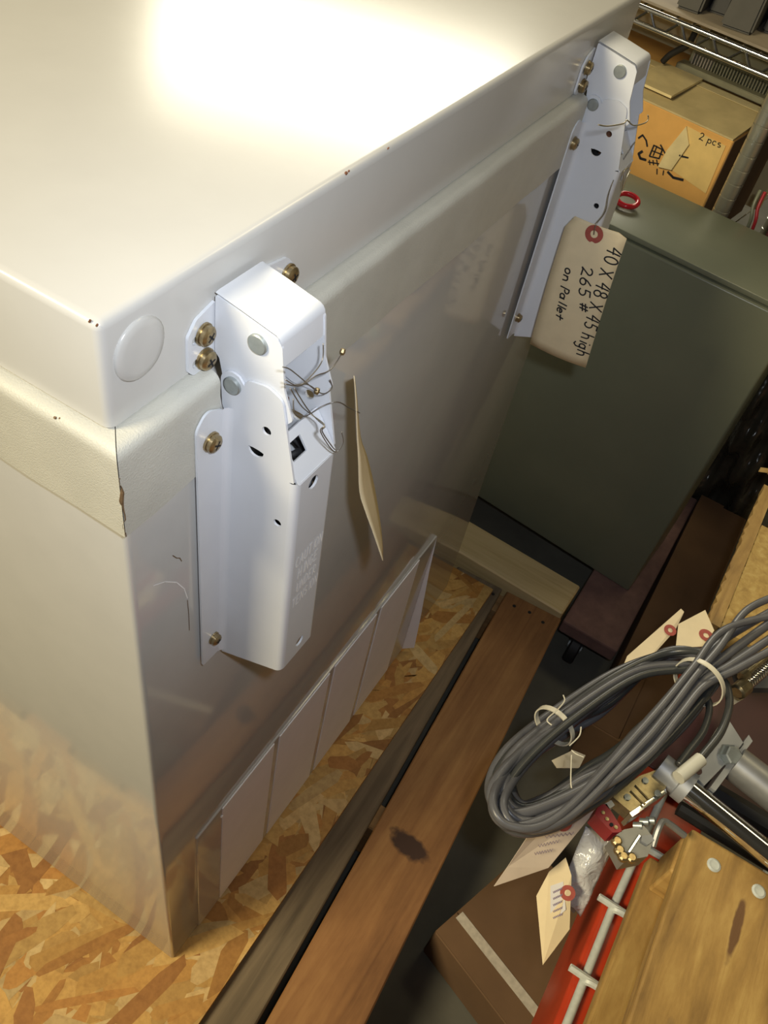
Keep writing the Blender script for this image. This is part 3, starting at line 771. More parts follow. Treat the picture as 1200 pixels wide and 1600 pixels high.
def wedge(x0, x1, y0, h, mt, lab, tp=.4):
    b = [Vector((x0, y0, .8052)), Vector((x1, y0, .8052)), Vector((x1 - .004, y0 + .05, .805 + h)), Vector((x0 + .004, y0 + .05, .805 + h))]
    bm = prism(b, (0, .25, 0)); bmesh.ops.bevel(bm, geom=list(bm.edges), offset=.004, segments=2, affect='EDGES')
    return tag(obj('equipment_case', bm, M[mt], smooth=30), lab, 'case', 'cases on the upper shelf')
for x0, x1, y0, h, mt, lab in ((-.118, -.074, 1.462, .12, 'charcoal', 'small charcoal case on the upper wire shelf'), (-.070, -.036, 1.500, .12, 'black', 'black case between two charcoal cases on the upper shelf'),
                               (-.033, .022, 1.446, .16, 'charcoal', 'larger charcoal case beside the narrow black case on the shelf'), (.030, .120, 1.490, .16, 'black', 'wide black case above the shelf post')):
    wedge(x0, x1, y0, h, mt, lab)
# carton with flaps, tape and marker writing
ca = thing('cardboard_box', 'orange-brown cardboard box marked 2pcs on the lower wire shelf', 'box', (-.1, 1.5, .43))
cy0 = 1.432
tz = .6570
obj('carton_body', box((-.52, cy0, .430), (.072, cy0 + .30, tz), .002, 1), M['card'], ca)
obj('carton_side', box((.0722, cy0 + .002, .430), (.0735, cy0 + .299, tz - .001)), M['card_d'], ca, 'end of the box with shade painted into its colour')  # same card as the box; the darker tone paints in this end's shade
obj('top_flap', box((-.52, cy0, tz), (.070, cy0 + .145, tz + .003), 0, 1, Matrix.Rotation(math.radians(4), 3, 'X'), (0, cy0, tz)), M['card_top'], ca, 'weathered top flap')
obj('top_flap', box((-.52, cy0 + .15, tz + .004), (.070, cy0 + .298, tz + .007)), M['card'], ca)
obj('tape', box((-.50, cy0 + .135, tz + .0135), (.060, cy0 + .165, tz + .0140), 0, 1), M['tape'], ca, 'yellowed tape along the flap joint')
obj('tape', box((-.16, cy0 + .03, tz + .010), (-.075, cy0 + .16, tz + .0145), 0, 1, Matrix.Rotation(math.radians(2), 3, 'X'), (0, cy0, tz)), M['tape'], ca)
lab = prism([at(u, v, 'y', cy0 - .0006) for u, v in ((1073, 194), (1137, 222), (1106, 296), (1045, 260))], (0, -.0006, 0))
obj('paper_label', lab, M['paper_tan'], ca, 'tan paper label')
lab = prism([at(u, v, 'y', cy0 - .0010) for u, v in ((1073, 194), (1078, 222), (1050, 262), (1028, 258), (1042, 232))], (0, -.004, 0))
obj('torn_paper', lab, M['tape'], ca, 'torn paper corner')
def mark(bm_): obj('marker_writing', bm_, M['ink'], ca, 'black marker writing')
bm = NB()
q0 = at(1092, 214, 'y', cy0 - .0016); q1 = at(1124, 224, 'y', cy0 - .0016); dd = (q1 - q0).normalized(); ee = Vector((-dd.z, 0, dd.x)); ee = -ee if ee.z < 0 else ee
add_text(bm, '2 pcs', lambda a, b: q0 + dd * a + ee * b, .0085, Vector((0, -1, 0)), .0016, gap=1.15, jit=.05)
mark(bm)
for pts, w in (([(993, 216), (1000, 211), (1006, 219), (1008, 228)], .003), ([(1000, 236), (994, 240), (997, 247), (1006, 249)], .0045),
               ([(1012, 243), (1019, 226), (1033, 232), (1028, 246), (1012, 243)], .0025), ([(1015, 234), (1034, 240)], .002), ([(1018, 242), (1024, 227)], .002), ([(1010, 252), (1028, 254)], .002), ([(1012, 249), (1013, 256)], .002), ([(1018, 249), (1019, 256)], .002), ([(1024, 248), (1026, 257)], .002),
               ([(1025, 262), (1025, 270)], .002), ([(1036, 264), (1035, 271)], .002), ([(1043, 266), (1052, 274), (1068, 277)], .0045), ([(1062, 240), (1076, 243)], .003), ([(1030, 225), (1038, 238)], .0028)):
    bm = NB(); add_ribbon(bm, [at(u, v, 'y', cy0 - .0055 if 1040 < u < 1075 and v < 262 else cy0 - .0016) for u, v in pts], w, Vector((0, -1, 0))); mark(bm)
# finned unit on the box
fn_ = thing('finned_unit', 'olive grey metal unit with rows of fins lying on the cardboard box', 'metal unit', (0, 1.6, .665))
fy = cy0 + .17
zt0 = tz + .0145
obj('housing', box((-.130, fy + .030, zt0), (.150, fy + .125, zt0 + .060), .003, 2), M['finned'], fn_)
obj('base_lip', box((-.140, fy, zt0), (.158, fy + .030, zt0 + .012), .002, 1), M['finned'], fn_)
for k in range(44):
    xx = -.120 + k * .0061
    obj('fin', box((xx, fy + .020, zt0 + .0122), (xx + .0022, fy + .0298, zt0 + .030)), M['tape_w'] if k < 7 else M['finned'], fn_)
for k in range(14):
    xx = .05 + k * .0055
    obj('fin', box((xx, fy + .05, zt0 + .0602), (xx + .0022, fy + .11, zt0 + .068)), M['finned'], fn_)
obj('dark_plug', box((.112, fy + .029, zt0 + .018), (.16, fy + .0295, zt0 + .055)), M['dark'], fn_)
pc = [at(1012, 92, 'y', fy - .03), at(1022, 82, 'y', fy - .03), at(1035, 74, 'y', fy - .03), at(1053, 64, 'y', fy - .03), at(1062, 48, 'y', fy - .03), at(1068, 35, 'y', fy - .03)]
tag(obj('power_cord', tube(smooth_path(pc, 5), .006, 8), M['black_rubber'], smooth=True), 'thick black cord running down behind the zigzag shelf edge', 'cord')
tag(obj('packing_board', box((-.60, cy0 + .31, .440), (.10, cy0 + .33, .795), .001, 1), M['cream_card']), 'pale yellow board standing at the back behind the finned unit', 'board')
wp = at(1168, 372, 'z', .63)
for k, (mt, nm) in enumerate((('red_conn', 'red'), ('green', 'green'))):
    b0 = Vector((.178 - .008 * k, 1.252, .60)); pts = smooth_path([b0 + Vector((0, .02, -.10)), b0, b0 + Vector((-.008, .006, .030)), b0 + Vector((-.010, .02, .052))], 5)
    tag(obj('wire_lead', tube(pts, .0030, 6), M[mt], smooth=True), f'{nm} wire lead sticking up behind the green enclosure', 'wire')

bpy.context.view_layer.update()
def yaw(o, deg, piv, mv):
    Rm = RZm(deg); o.location = Rm @ (o.location - Vector(piv)) + Vector(piv) + Vector(mv)
    o.rotation_euler.z += math.radians(deg)
for o in [q for q in SC.objects if q.parent is None and q.name.split('.')[0] in ('wire_shelving', 'shelf_liner', 'cardboard_box', 'finned_unit', 'power_cord', 'packing_board')]:
    yaw(o, -9, (.069, 1.42, 0), (0, -.020, 0))
# ------------------------------------------------------------------ pallet rack on the right: beam, wire deck
ZR = .420
rack = thing('pallet_rack', 'orange-red pallet rack beam with galvanised wire deck', 'rack', (.42, .3, ZF))
obj('beam', box((.388, -.55, ZR - .105), (.452, .64, ZR), .004, 3), M['orange'], rack, smooth=30)
obj('support_beam', box((.462, .742, ZR - .105), (.512, 1.60, ZR), .003, 2), M['black'], rack)
obj('upright', box((.450, .660, ZF), (.525, .738, ZR - .002), .003, 1), M['black'], rack)
obj('beam', box((1.30, -.55, ZR - .105), (1.364, 1.60, ZR), .004, 3), M['orange'], rack, smooth=30)
for (px_, py_) in ((.475, 1.645), (1.33, 1.64), (.425, -.60), (1.33, -.60)):
    obj('upright', box((px_ - .04, py_ - .038, ZF), (px_ + .04, py_ + .038, ZR + .2), .003, 1), M['maroon'], rack)
deck = obj('wire_deck', tube([(.3975, -.5, ZR + .004), (.3975, .18, ZR + .004), (.404, .34, ZR + .0045), (.404, .66, ZR + .004)], .0040, 10), M['galv'], rack, 'long galvanised edge wire', smooth=40)
k = 0; yy = .107 - .0725 * 8
while yy < 1.4:
    if yy > .65: break
    pts = [(.3975, yy, ZR + .002), (.400, yy, ZR + .0080), (.409, yy + .001, ZR + .0083), (.428, yy + .002, ZR + .0080), (.447, yy + .002, ZR + .0078), (1.33, yy + .002, ZR + .0078)]
    obj('deck_wire', tube(smooth_path(pts, 4), .0036, 8), M['galv'], deck, smooth=40); yy += .0725
for k in range(7):
    xx = .52 + k * .11
    obj('deck_wire', tube([(xx, -.5, ZR + .002), (xx, 1.5, ZR + .002)], .0030, 6), M['galv'], deck)

# ------------------------------------------------------------------ pine pallet on the wire deck
ZP = .520
pp = thing('pine_pallet', 'yellow pine pallet with nailed planks on the wire deck beside the chrome tube', 'pallet', (.6, .0, ZR + .012))
def pine(name, lo, hi, mt, bev=.0025, lab=None, rz=0):
    return obj(name, box(lo, hi, bev, 2, RZm(rz), ((lo[0] + hi[0]) / 2, hi[1], 0)), M[mt], pp, lab)
pine('top_plank', (.4165, -.52, ZP - .017), (.555, .243, ZP), 'pine', rz=.6)
pine('top_plank', (.575, -.52, ZP - .017), (.70, .243, ZP), 'pine'); pine('top_plank', (.72, -.52, ZP - .017), (.84, .243, ZP), 'pine')
pine('stringer', (.4150, .203, ZR + .030), (1.1, .240, ZP - .0172), 'pine_x')
pine('stringer', (.4150, -.26, ZR + .030), (1.1, -.22, ZP - .0172), 'pine_x'); pine('stringer', (.4150, -.52, ZR + .030), (1.1, -.48, ZP - .0172), 'pine_x')
pine('bottom_plank', (.4070, -.52, ZR + .0125), (.53, .236, ZR + .0295), 'pine')
for (u, v) in ((1115, 1352), (1185, 1393)):
    p = at(u, v, 'z', ZP); obj('nail_head', lathe((p.x, p.y, ZP - .001), (0, 0, 1), [(0, .0062), (.0018, .0062), (.0026, .0045), (.0020, .0022), (.0024, 0)], 16), M['galv'], pp, 'round zinc nail head', smooth=35)
# second pallet further along the rack
p2 = thing('rough_sawn_pallet', 'rough-sawn pale pine pallet on the rack behind the cable coil', 'pallet', (.7, .8, ZR + .012))
def rough(name, lo, hi, mt, lab=None, parent=p2):
    bm = NB(); n = 40
    for sgn in (0,): pass
    rows = []
    for i in range(n + 1):
        y = lo[1] + (hi[1] - lo[1]) * i / n; j = random.uniform(-.0028, .0014)
        rows.append([bm.verts.new((lo[0] + j, y, hi[2])), bm.verts.new((hi[0], y, hi[2])), bm.verts.new((hi[0], y, lo[2])), bm.verts.new((lo[0] + j * .4 + .001, y, lo[2]))])
    for A, B in zip(rows, rows[1:]):
        for k in range(4): bm.faces.new((A[k], A[(k + 1) % 4], B[(k + 1) % 4], B[k]))
    bm.faces.new(rows[0]); bm.faces.new(rows[-1][::-1])
    return obj(name, bm, M[mt], parent, lab)
rough('top_plank', (.3700, .530, .452), (.385, .815, .471), 'pine')
rough('top_plank', (.3852, .530, .452), (.52, .735, .4695), 'pine_end')
rough('top_plank', (.53, .530, .452), (.65, 1.25, .4695), 'pine')
obj('cross_plank', box((.3660, .835, .4725), (.75, .935, .490), .002, 1), M['pine_x'], p2)
obj('splinter', prism([Vector((.3665, .832, .478)), Vector((.355, .828, .476)), Vector((.366, .838, .473))], (0, .006, .004)), M['pine'], p2)
obj('stringer', box((.40, .530, .4325), (.44, 1.25, .4518), .002, 1), M['pine'], p2); obj('stringer', box((.60, .530, .4325), (.64, 1.25, .4518), .002, 1), M['pine'], p2)
bm = lathe((.402, .785, .487), (1, -.12, .0), [(0, .012), (.006, .017), (.03, .019), (.08, .018), (.09, .012)], 18)
for v in bm.verts: v.co += Vector((0, random.uniform(-.0015, .0015), random.uniform(-.0015, .0015)))
def green_log():
    mt, nt, b = nodes('green_stained_log'); r = ramp(nt, noise(nt, coords(nt), 55, 2), [(.42, (.52, .36, .12)), (.5, (.42, .36, .16)), (.58, (.10, .34, .20))])
    L_(nt, r.outputs[0], b.inputs['Base Color']); b.inputs['Roughness'].default_value = .7; return mt
tag(obj('wood_round', bm, green_log(), smooth=40), 'short round piece of wood with green stains on the rough pallet', 'wood piece')

# ------------------------------------------------------------------ cable coil
ZC = .560
coil = thing('cable_coil', 'coil of dark grey cable bound with white ties, hanging over the rack edge', 'cable', tuple(at(930, 1150, 'z', .5)))
base = [(768, 1243), (795, 1188), (868, 1124), (960, 1060), (1040, 1022), (1100, 1028), (1114, 1062), (1066, 1130), (970, 1218), (880, 1276), (800, 1290)]
cen = Vector((930, 1150))
def loop_pts(i, n):
    f = i / (n - 1); out = []
    r1 = random.uniform(-1, 1); r2 = random.uniform(-1, 1); ph = random.uniform(0, 6.28)
    for k, (u, v) in enumerate(base):
        p = Vector((u, v)) - cen
        s = .52 + .50 * f + .035 * math.sin(ph + k * 1.3)
        if k in (4, 5, 6): s = .93 + .10 * f                       # gathered by the tie
        w = Vector((p.x * (.93 + .07 * s), p.y * s)); w = p * s if k not in (0, 1, 10) else p * (.80 + .22 * f + .04 * r1)
        q = cen + w + Vector((random.uniform(-4, 4) + (7 * r1 if k not in (4, 5, 6) else 0), random.uniform(-4, 4) + (10 * r2 if k not in (4, 5, 6) else 0)))
        z = ZC + .018 * math.sin(i * 2.4 + k * .5) - .030 * (1 - f) - (.020 if k in (2, 3, 4) else 0) + .004 * r2
        out.append(at(q.x, q.y, 'z', z))
    return out
NLOOP = 21
for i in range(NLOOP):
    obj('cable_loop', tube(smooth_path(loop_pts(i, NLOOP), 7, True), .0040, 10, True), M['cable'] if i % 3 else M['cable_d'], coil, smooth=True)
# a heavier bundle along the lower side and the leads running off to the right
ST = [(1092, 1040), (1000, 1046), (905, 1108), (822, 1176), (778, 1240), (806, 1282), (884, 1262)]
leads = [(ST + [(1000, 1165), (1040, 1118), (1085, 1058), (1125, 1010), (1165, 955), (1215, 930)], .0038), (ST + [(960, 1200), (1040, 1120), (1090, 1062), (1140, 1020), (1215, 965)], .0046),
         (ST + [(980, 1192), (1050, 1120), (1096, 1066), (1140, 1040), (1215, 990)], .0042), (ST + [(1000, 1190), (1060, 1120), (1100, 1072), (1150, 1046), (1215, 1010)], .0038),
         (ST + [(1000, 1140), (1078, 1052), (1130, 1000), (1215, 950)], .0042), (ST + [(1010, 1130), (1080, 1046), (1130, 985), (1215, 960)], .0036)]
leads = [([(u + 9 * math.sin(k * 3.1 + .3 * a), v + 13 * math.sin(k * 2.3 + .35 * a)) if 1 < a < 7 else (u, v) for a, (u, v) in enumerate(p)], r) for k, (p, r) in enumerate(leads)]
for j, (pts, r) in enumerate(leads):
    obj('cable_lead', tube(smooth_path([at(u, v, 'z', ZC + (-.012 if k < 4 else .016) + .009 * math.sin(j * 2.6 + 1) + .012 * k / len(pts)) for k, (u, v) in enumerate(pts)], 8), r, 10), M['cable'], coil, smooth=True)
obj('cable_lead', tube(smooth_path([at(u, v, 'z', ZC + .012) for u, v in ((1090, 1046), (1000, 1056), (905, 1116), (828, 1182), (788, 1240), (810, 1278), (930, 1240), (1000, 1180), (1060, 1110), (1098, 1064), (1128, 1060), (1140, 1095), (1128, 1140), (1100, 1178), (1080, 1200))], 8), .0038, 10), M['cable_d'], coil, smooth=True)
obj('cable_lead', tube(smooth_path([at(u, v, 'z', ZC + .002) for u, v in ((1088, 1068), (1108, 1100), (1100, 1140), (1075, 1175), (1060, 1195))], 8), .0034, 10), M['cable_d'], coil, smooth=True)
obj('sleeve', tube([at(1095, 1186, 'z', ZC + .012), at(1060, 1215, 'z', ZC + .010)], .0062, 14), M['sleeve'], coil, 'white sleeve', smooth=40)
def tie_ring(c, axis, a, b, name='cable_tie'):
    u, v, n = frame_from(axis); k = 30; bm = NB(); rows = []
    for i in range(k):
        t = 2 * math.pi * i / k; d = u * math.cos(t) * a + v * math.sin(t) * b; e = d.normalized()
        rows.append([bm.verts.new(c + d + n * s + e * h) for s, h in ((-.0024, 0), (.0024, 0), (.0024, .0013), (-.0024, .0013))])
    for i in range(k):
        A, B = rows[i], rows[(i + 1) % k]
        for j in range(4): bm.faces.new((A[j], A[(j + 1) % 4], B[(j + 1) % 4], B[j]))
    return obj(name, bm, M['tie'], coil, 'white nylon tie', smooth=40)
ax1 = (at(1130, 1010, 'z', ZC) - at(1040, 1100, 'z', ZC))
tie_ring(at(1092, 1066, 'z', ZC + .014), ax1, .024, .026)
ax2 = (at(890, 1110, 'z', ZC) - at(850, 1150, 'z', ZC)); tie_ring(at(866, 1134, 'z', ZC - .012), ax2, .0195, .020)
for pts in ([(862, 1133), (855, 1124), (872, 1108), (882, 1095), (880, 1086)], [(890, 1165), (905, 1150), (908, 1136)], [(893, 1172), (900, 1178), (912, 1183)],
            [(893, 1180), (892, 1225), (897, 1240), (890, 1258), (888, 1275)], [(897, 1238), (912, 1258)]):
    obj('tie_tail', tube(smooth_path([at(u, v, 'z', ZC + .018) for u, v in pts], 5), .0006, 5), M['tie'], coil)

# ------------------------------------------------------------------ slide assembly with chrome tubes
ZS = .5315
sl = thing('linear_slide', 'slide assembly of chrome tubes, grey collars and aluminium bracket on the rack', 'machine part', tuple(at(1130, 1230, 'z', ZR + .012)))
TB = Vector((1, -.01, 0)).normalized()
a0, a1 = at(1062, 1222, 'z', ZS), at(1240, 1366, 'z', ZS)
ta = (a1 - a0).normalized()
obj('chrome_tube', tube([a0, a0 + ta * .40], .0105, 24), M['chrome'], sl, smooth=40)
obj('collar', tube([a0 - ta * .022, a0 - ta * .001, a0, a0 + ta * .010], [.0135, .0135, .016, .016], 24), M['alu'], sl, 'light grey collar', smooth=40)
b0 = at(1148, 1192, 'z', ZS + .004)
obj('grey_cylinder', tube([b0, b0 + ta * .050, b0 + ta * .0505, b0 + ta * .056], [.017, .017, .014, .014], 28), M['steel'], sl, 'grey cylinder', smooth=40)
obj('chrome_tube', tube([b0 + ta * .05, b0 + ta * .40], .0085, 20), M['chrome'], sl, smooth=40)
obj('guide_rail', box((0, 0, 0), (.001, .001, .001)), M['black'], sl) if False else None
q0 = at(1100, 1232, 'z', .485)
obj('guide_bar', tube([q0, q0 + TB * .38], .012, 8), M['black'], sl, 'black guide bar', smooth=40)
q1 = at(1060, 1262, 'z', .480); obj('guide_bar', tube([q1, q1 + TB * .38], .0075, 8), M['black'], sl, smooth=40)
# aluminium angle bracket: plate facing up and a lip
pl = [at(u, v, 'z', .5350) for u, v in ((1076, 1208), (1098, 1230), (1160, 1166), (1136, 1128), (1118, 1140))]
bm = prism(pl, (0, 0, .004)); br = obj('bracket', bm, M['alu'], sl, 'aluminium angle bracket')
lip = [at(u, v, 'z', .5390) for u, v in ((1118, 1236), (1176, 1158), (1170, 1148), (1110, 1230))]
obj('bracket_lip', prism(lip, (0, 0, -.03)), M['alu'], br)
bc = at(1137, 1180, 'z', .539)
obj('hex_bolt', lathe(bc, (.3, -.3, .9), [(0, .011), (.003, .011), (.003, .009), (.010, .009), (.011, .0075), (.011, 0)], 6), M['zinc'], br)
hc = at(1090, 1204, 'z', .5392); obj('bolt_hole', lathe(hc, (0, 0, 1), [(0, .0042), (.0004, .0042), (.0005, 0)], 16), M['maroon'], br)
obj('base_plate', box((.372, .335, ZR + .0125), (.66, .522, ZR + .0165), .001, 1), M['maroon'], sl, 'dark maroon base plate')
# brass fitting with spring above
bf = thing('spring_latch', 'brass-coloured latch with a coil spring beside the grey cylinder', 'latch', tuple(at(1170, 1080, 'z', ZS)))
l0 = at(1160, 1075, 'z', .545); l1 = at(1225, 1020, 'z', .545); td = (l1 - l0).normalized()
obj('pin', tube([l0 + Vector((-.004, .010, .006)), l0 + td * .09 + Vector((-.004, .010, .006))], .0030, 10), M['gold'], bf, smooth=40)
s_, n_, _ = frame_from(td); sp = [l0 + td * (.008 + .0003 * k) + (s_ * math.cos(k * .5) + n_ * math.sin(k * .5)) * .0055 for k in range(190)]
obj('coil_spring', tube(sp, .0012, 6), M['chrome'], bf, smooth=True)
obj('latch_head', tube([l0 - td * .010, l0 - td * .008, l0 + td * .006, l0 + td * .008], [.006, .0085, .0085, .006], 8), M['gold'], bf, smooth=30)
obj('latch_cap', tube([l0 + Vector((-.004, .010, .006)) - td * .004, l0 + Vector((-.004, .010, .006)) + td * .005], .0052, 8), M['gold'], bf)
obj('latch_plate', prism([at(u, v, 'z', .520) for u, v in ((1140, 1022), (1165, 1008), (1215, 1040), (1215, 1075), (1160, 1075))], (0, 0, -.01)), M['charcoal'], bf)

# ------------------------------------------------------------------ connectors
def on_plane(c, du, dv, pts, n, th):
    bm = NB(); add_plate(bm, pts, [], c, du, dv, th); return bm
cn = thing('cable_connector', 'gold-coloured metal connector hood with red socket under the cable coil', 'connector', tuple(at(985, 1255, 'z', ZR + .02)))
zc = .532
pp_ = lambda u, v, z=zc: at(u, v, 'z', z)
obj('hood', prism([pp_(955, 1243), (pp_(985, 1268)), pp_(1040, 1232), pp_(1046, 1215), pp_(1025, 1203), pp_(1000, 1212)], (0, 0, -.016)), M['gold'], cn, 'gold-coloured hood', smooth=False)
for u0, v0, u1, v1 in ((986, 1235, 1008, 1257), (993, 1226, 1014, 1248)):
    obj('ridge', tube([pp_(u0, v0, zc + .001), pp_(u1, v1, zc + .001)], .0012, 6), M['gold'], cn)
for u, v in ((1008, 1220), (1027, 1240), (980, 1246)):
    obj('hood_screw', lathe(pp_(u, v), (0, 0, 1), [(0, .0030), (.0015, .0030), (.0018, 0)], 12), M['zinc'], cn)
obj('flange_plate', prism([pp_(984, 1270, zc - .002), pp_(988, 1276, zc - .002), pp_(1042, 1240, zc - .002), pp_(1040, 1232, zc - .002)], (0, 0, -.022)), M['chrome'], cn, 'bright flange')
soc = obj('socket', prism([pp_(936, 1258), pp_(929, 1272), pp_(957, 1301), pp_(972, 1300), pp_(969, 1290), pp_(948, 1256)], (0, 0, -.020)), M['red_conn'], cn, 'dark red socket')
for u, v in ((942, 1270), (948, 1280), (955, 1289), (962, 1293)):
    obj('contact', lathe(pp_(u, v), (0, 0, 1), [(0, .0018), (.0010, .0018), (.0011, 0)], 8), M['gold'] if u % 2 == 0 else M['dark'], soc)
obj('socket_end', prism([pp_(945, 1256), pp_(955, 1250), pp_(961, 1258), pp_(952, 1264)], (0, 0, -.012)), M['tie'], cn)
for k, (u, v) in enumerate(((990, 1290), (1000, 1284), (1010, 1282))):
    c = pp_(u, v, zc - .004); obj('thumb_screw', tube([c, c + Vector((.006, .002, .004))], .0034, 10), M['zinc'], cn, smooth=40)
c2 = thing('cable_connector', 'dark metal connector block below the gold connector hood', 'connector', tuple(at(990, 1325, 'z', ZR + .02)))
obj('block', prism([pp_(958, 1308), pp_(978, 1345), pp_(1012, 1338), pp_(1022, 1310), pp_(1006, 1290), pp_(975, 1296)], (0, 0, -.022)), M['steel'], c2)
obj('end_face', prism([pp_(1003, 1306, zc + .002), pp_(1018, 1304, zc + .002), pp_(1022, 1313, zc + .002), pp_(1012, 1320, zc + .002), pp_(1002, 1314, zc + .002)], (0, 0, -.004)), M['alu'], c2)
obj('bright_edge', tube([pp_(982, 1332, zc + .001), pp_(999, 1306, zc + .001)], .0014, 6), M['chrome'], c2)
for u, v in ((966, 1330), (972, 1340), (985, 1342), (962, 1316)):
    obj('bolt', lathe(pp_(u, v, zc - .001), (0, 0, 1), [(0, .0045), (.004, .0045), (.005, .003), (.005, 0)], 10), M['brass'], c2)
lv = [pp_(1020, 1322, zc - .004), pp_(1030, 1292, zc + .006), pp_(1040, 1284, zc + .006), pp_(1070, 1306, zc)]
obj('lever', tube(smooth_path(lv, 4), .0030, 8), M['steel'], c2, smooth=40)

# ------------------------------------------------------------------ tags and bag hanging off the rack
def hang_tag(name, label, px, z, mat, eye=None, zs=None, patch=True, th=.0006, group='manila tags on the cables over the rack'):
    t = thing(name, label, 'tag', tuple(at(sum(p[0] for p in px) / len(px), sum(p[1] for p in px) / len(px), 'z', z - .01)), group)
    P_ = [at(u, v, 'z', (zs[i] if zs else z)) for i, (u, v) in enumerate(px)]
    n = Vector((0, 0, 0))
    for i in range(len(P_)): n += (P_[i] - P_[0]).cross(P_[(i + 1) % len(P_)] - P_[0])
    n.normalize()
    if n.dot(CAM - P_[0]) < 0: n = -n
    obj('card', prism(P_, -n * th), M[mat], t)
    if eye:
        d = RX * ((eye[0] - 600) / FPX) + RY * ((eye[1] - 800) / FPX) + RZ
        s = (P_[0] - CAM).dot(n) / d.dot(n); e = CAM + d * s
        obj('reinforcing_patch', patch_disc(e + n * .0003, n, eye[2]), M['eyelet'], t, 'dark red round patch')
        return t, P_, n, e
    return t, P_, n, None
tA, PA, nA, eA = hang_tag('cable_tag', 'pinkish card tag hanging from the left end of the cable coil', [(828, 1302), (868, 1277), (938, 1257), (905, 1298), (857, 1356), (772, 1385), (793, 1355)], .48, 'manila_pale', (882, 1287, .0075), zs=[.500, .508, .512, .492, .470, .455, .470])
bm = NB()
for (a, b) in (((850, 1306), (895, 1300)), ((840, 1320), (872, 1312)), ((834, 1332), (862, 1326))):
    d = lambda q: CAM + (RX * ((q[0] - 600) / FPX) + RY * ((q[1] - 800) / FPX) + RZ) * ((PA[0] - CAM).dot(nA) / (RX * ((q[0] - 600) / FPX) + RY * ((q[1] - 800) / FPX) + RZ).dot(nA))
    k = 14
    add_ribbon(bm, [d((a[0] + (b[0] - a[0]) * i / k, a[1] + (b[1] - a[1]) * i / k + (2.2 if i % 2 else -2.2))) + nA * .002 for i in range(k + 1)], .0005, nA)
obj('pen_writing', bm, M['faint_ink'], tA)
tB, PB, nB, eB = hang_tag('cable_tag', 'manila tag with white printed sticker in front of the brown carton', [(884, 1340), (893, 1368), (890, 1452), (848, 1508), (838, 1400), (858, 1362)], .44, 'manila', (887, 1395, .0070), zs=[.462, .455, .425, .405, .432, .45])
dB = lambda u, v, h=.0006: (lambda r: CAM + r * ((PB[0] - CAM).dot(nB) / r.dot(nB)))(RX * ((u - 600) / FPX) + RY * ((v - 800) / FPX) + RZ) + nB * h
bm = NB(); add_poly(bm, [dB(860, 1384), dB(880, 1377), dB(884, 1421), dB(860, 1444)]); st = obj('sticker', bm, M['print_white'], tB, 'white printed sticker')
bm = NB()
for k in range(5):
    v0 = 1392 + k * 10
    add_ribbon(bm, [dB(864 + 1.2 * i, v0 + 2 - i * .55 + (1.6 if i % 2 else -1.6), .0012) for i in range(13)], .0005, nB)
obj('sticker_print', bm, M['faint_ink'], tB)
hang_tag('cable_tag', 'folded manila tag standing up behind the cable coil', [(1064, 951), (1069, 956), (1055, 985), (1010, 1035), (965, 1062), (980, 1025)], .53, 'manila', (1047, 985, .007), zs=[.490, .490, .484, .476, .472, .475])
hang_tag('cable_tag', 'manila tag with red patch between cable coil and rough pallet', [(1102, 953), (1116, 985), (1100, 1010), (1056, 1012), (1060, 975)], .512, 'manila', (1103, 993, .008))
hang_tag('cable_tag', 'pale card tag lying under the brass spring latch', [(1142, 1073), (1165, 1090), (1142, 1104)], .498, 'manila')
hang_tag('cable_tag', 'card tag visible through the middle of the cable coil', [(862, 1188), (895, 1172), (915, 1180), (905, 1200), (870, 1200)], .47, 'manila')
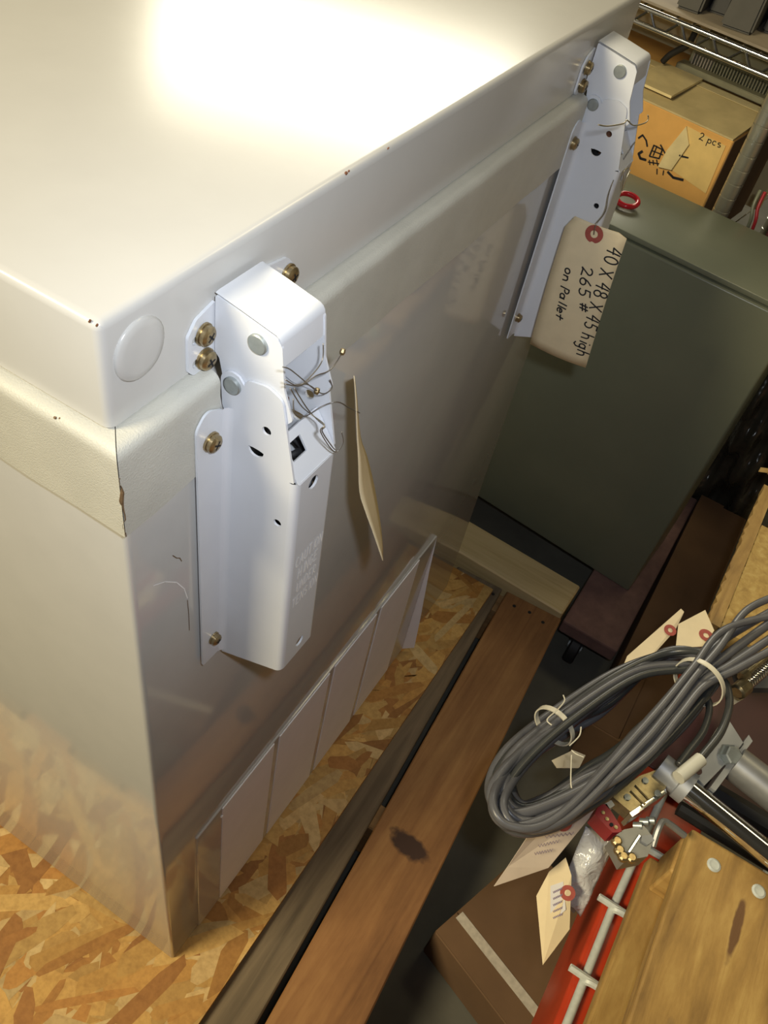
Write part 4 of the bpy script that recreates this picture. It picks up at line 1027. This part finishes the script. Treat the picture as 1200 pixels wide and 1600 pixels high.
# clear bag with part
bg_ = thing('poly_bag', 'clear crinkled plastic bag over a silvery part beside the red socket', 'bag', tuple(at(905, 1365, 'z', ZR - .03)))
bm = NB(); cor = [(922, 1300, .470), (962, 1318, .470), (905, 1425, .425), (880, 1395, .430), (893, 1350, .450)]
N1 = 14; g = []
A0, B0, C0, D0 = [at(u, v, 'z', z) for u, v, z in ((915, 1290, .478), (965, 1312, .470), (908, 1432, .415), (872, 1400, .420))]
for i in range(N1 + 1):
    row = []
    for j in range(N1 + 1):
        a, b = i / N1, j / N1
        p = A0.lerp(B0, a).lerp(D0.lerp(C0, a), b)
        row.append(bm.verts.new(p + Vector((0, 0, .002 * math.sin(7 * a + 9 * b) + .0015 * math.sin(17 * b - 6 * a) + .012 * math.sin(math.pi * a) * math.sin(math.pi * b)))))
    g.append(row)
for A, B in zip(g, g[1:]):
    for j in range(N1): bm.faces.new((A[j], A[j + 1], B[j + 1], B[j]))
fo = obj('film', bm, M['poly'], bg_, smooth=True); md = fo.modifiers.new('th', 'SOLIDIFY'); md.thickness = .0008
obj('silvery_part', prism([A0.lerp(C0, .12) - Vector((0, 0, .012)), B0.lerp(D0, .14) - Vector((0, 0, .012)), C0.lerp(A0, .12) - Vector((0, 0, .012)), D0.lerp(B0, .14) - Vector((0, 0, .012))], (0, 0, -.012)), M['alu'], bg_, 'silvery metal part')

# ------------------------------------------------------------------ cartons on the floor under the rack
fb = thing('cardboard_carton', 'brown cardboard carton with a strip of whitish tape on the floor below the rack', 'box', (.42, .36, ZF))
RB = RZm(-19); pv = (.2805, .236, 0)
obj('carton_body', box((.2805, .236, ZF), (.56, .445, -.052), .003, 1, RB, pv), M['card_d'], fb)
obj('tape', box((.286, .272, -.0495), (.545, .286, -.0488), 0, 1, RB, pv), M['tape_w'], fb, 'whitish tape strip')
obj('top_flap', box((.2815, .237, -.0519), (.559, .278, -.0498), 0, 1, RB, pv), M['card_d'], fb); obj('top_flap', box((.2815, .280, -.0519), (.559, .444, -.0498), 0, 1, RB, pv), M['card_d'], fb)
tag(obj('black_case', box((.375, .05, ZF), (.60, .12, -.08), .004, 2, RZm(-15)), M['black']), 'black case on the floor in front of the taped carton', 'case')
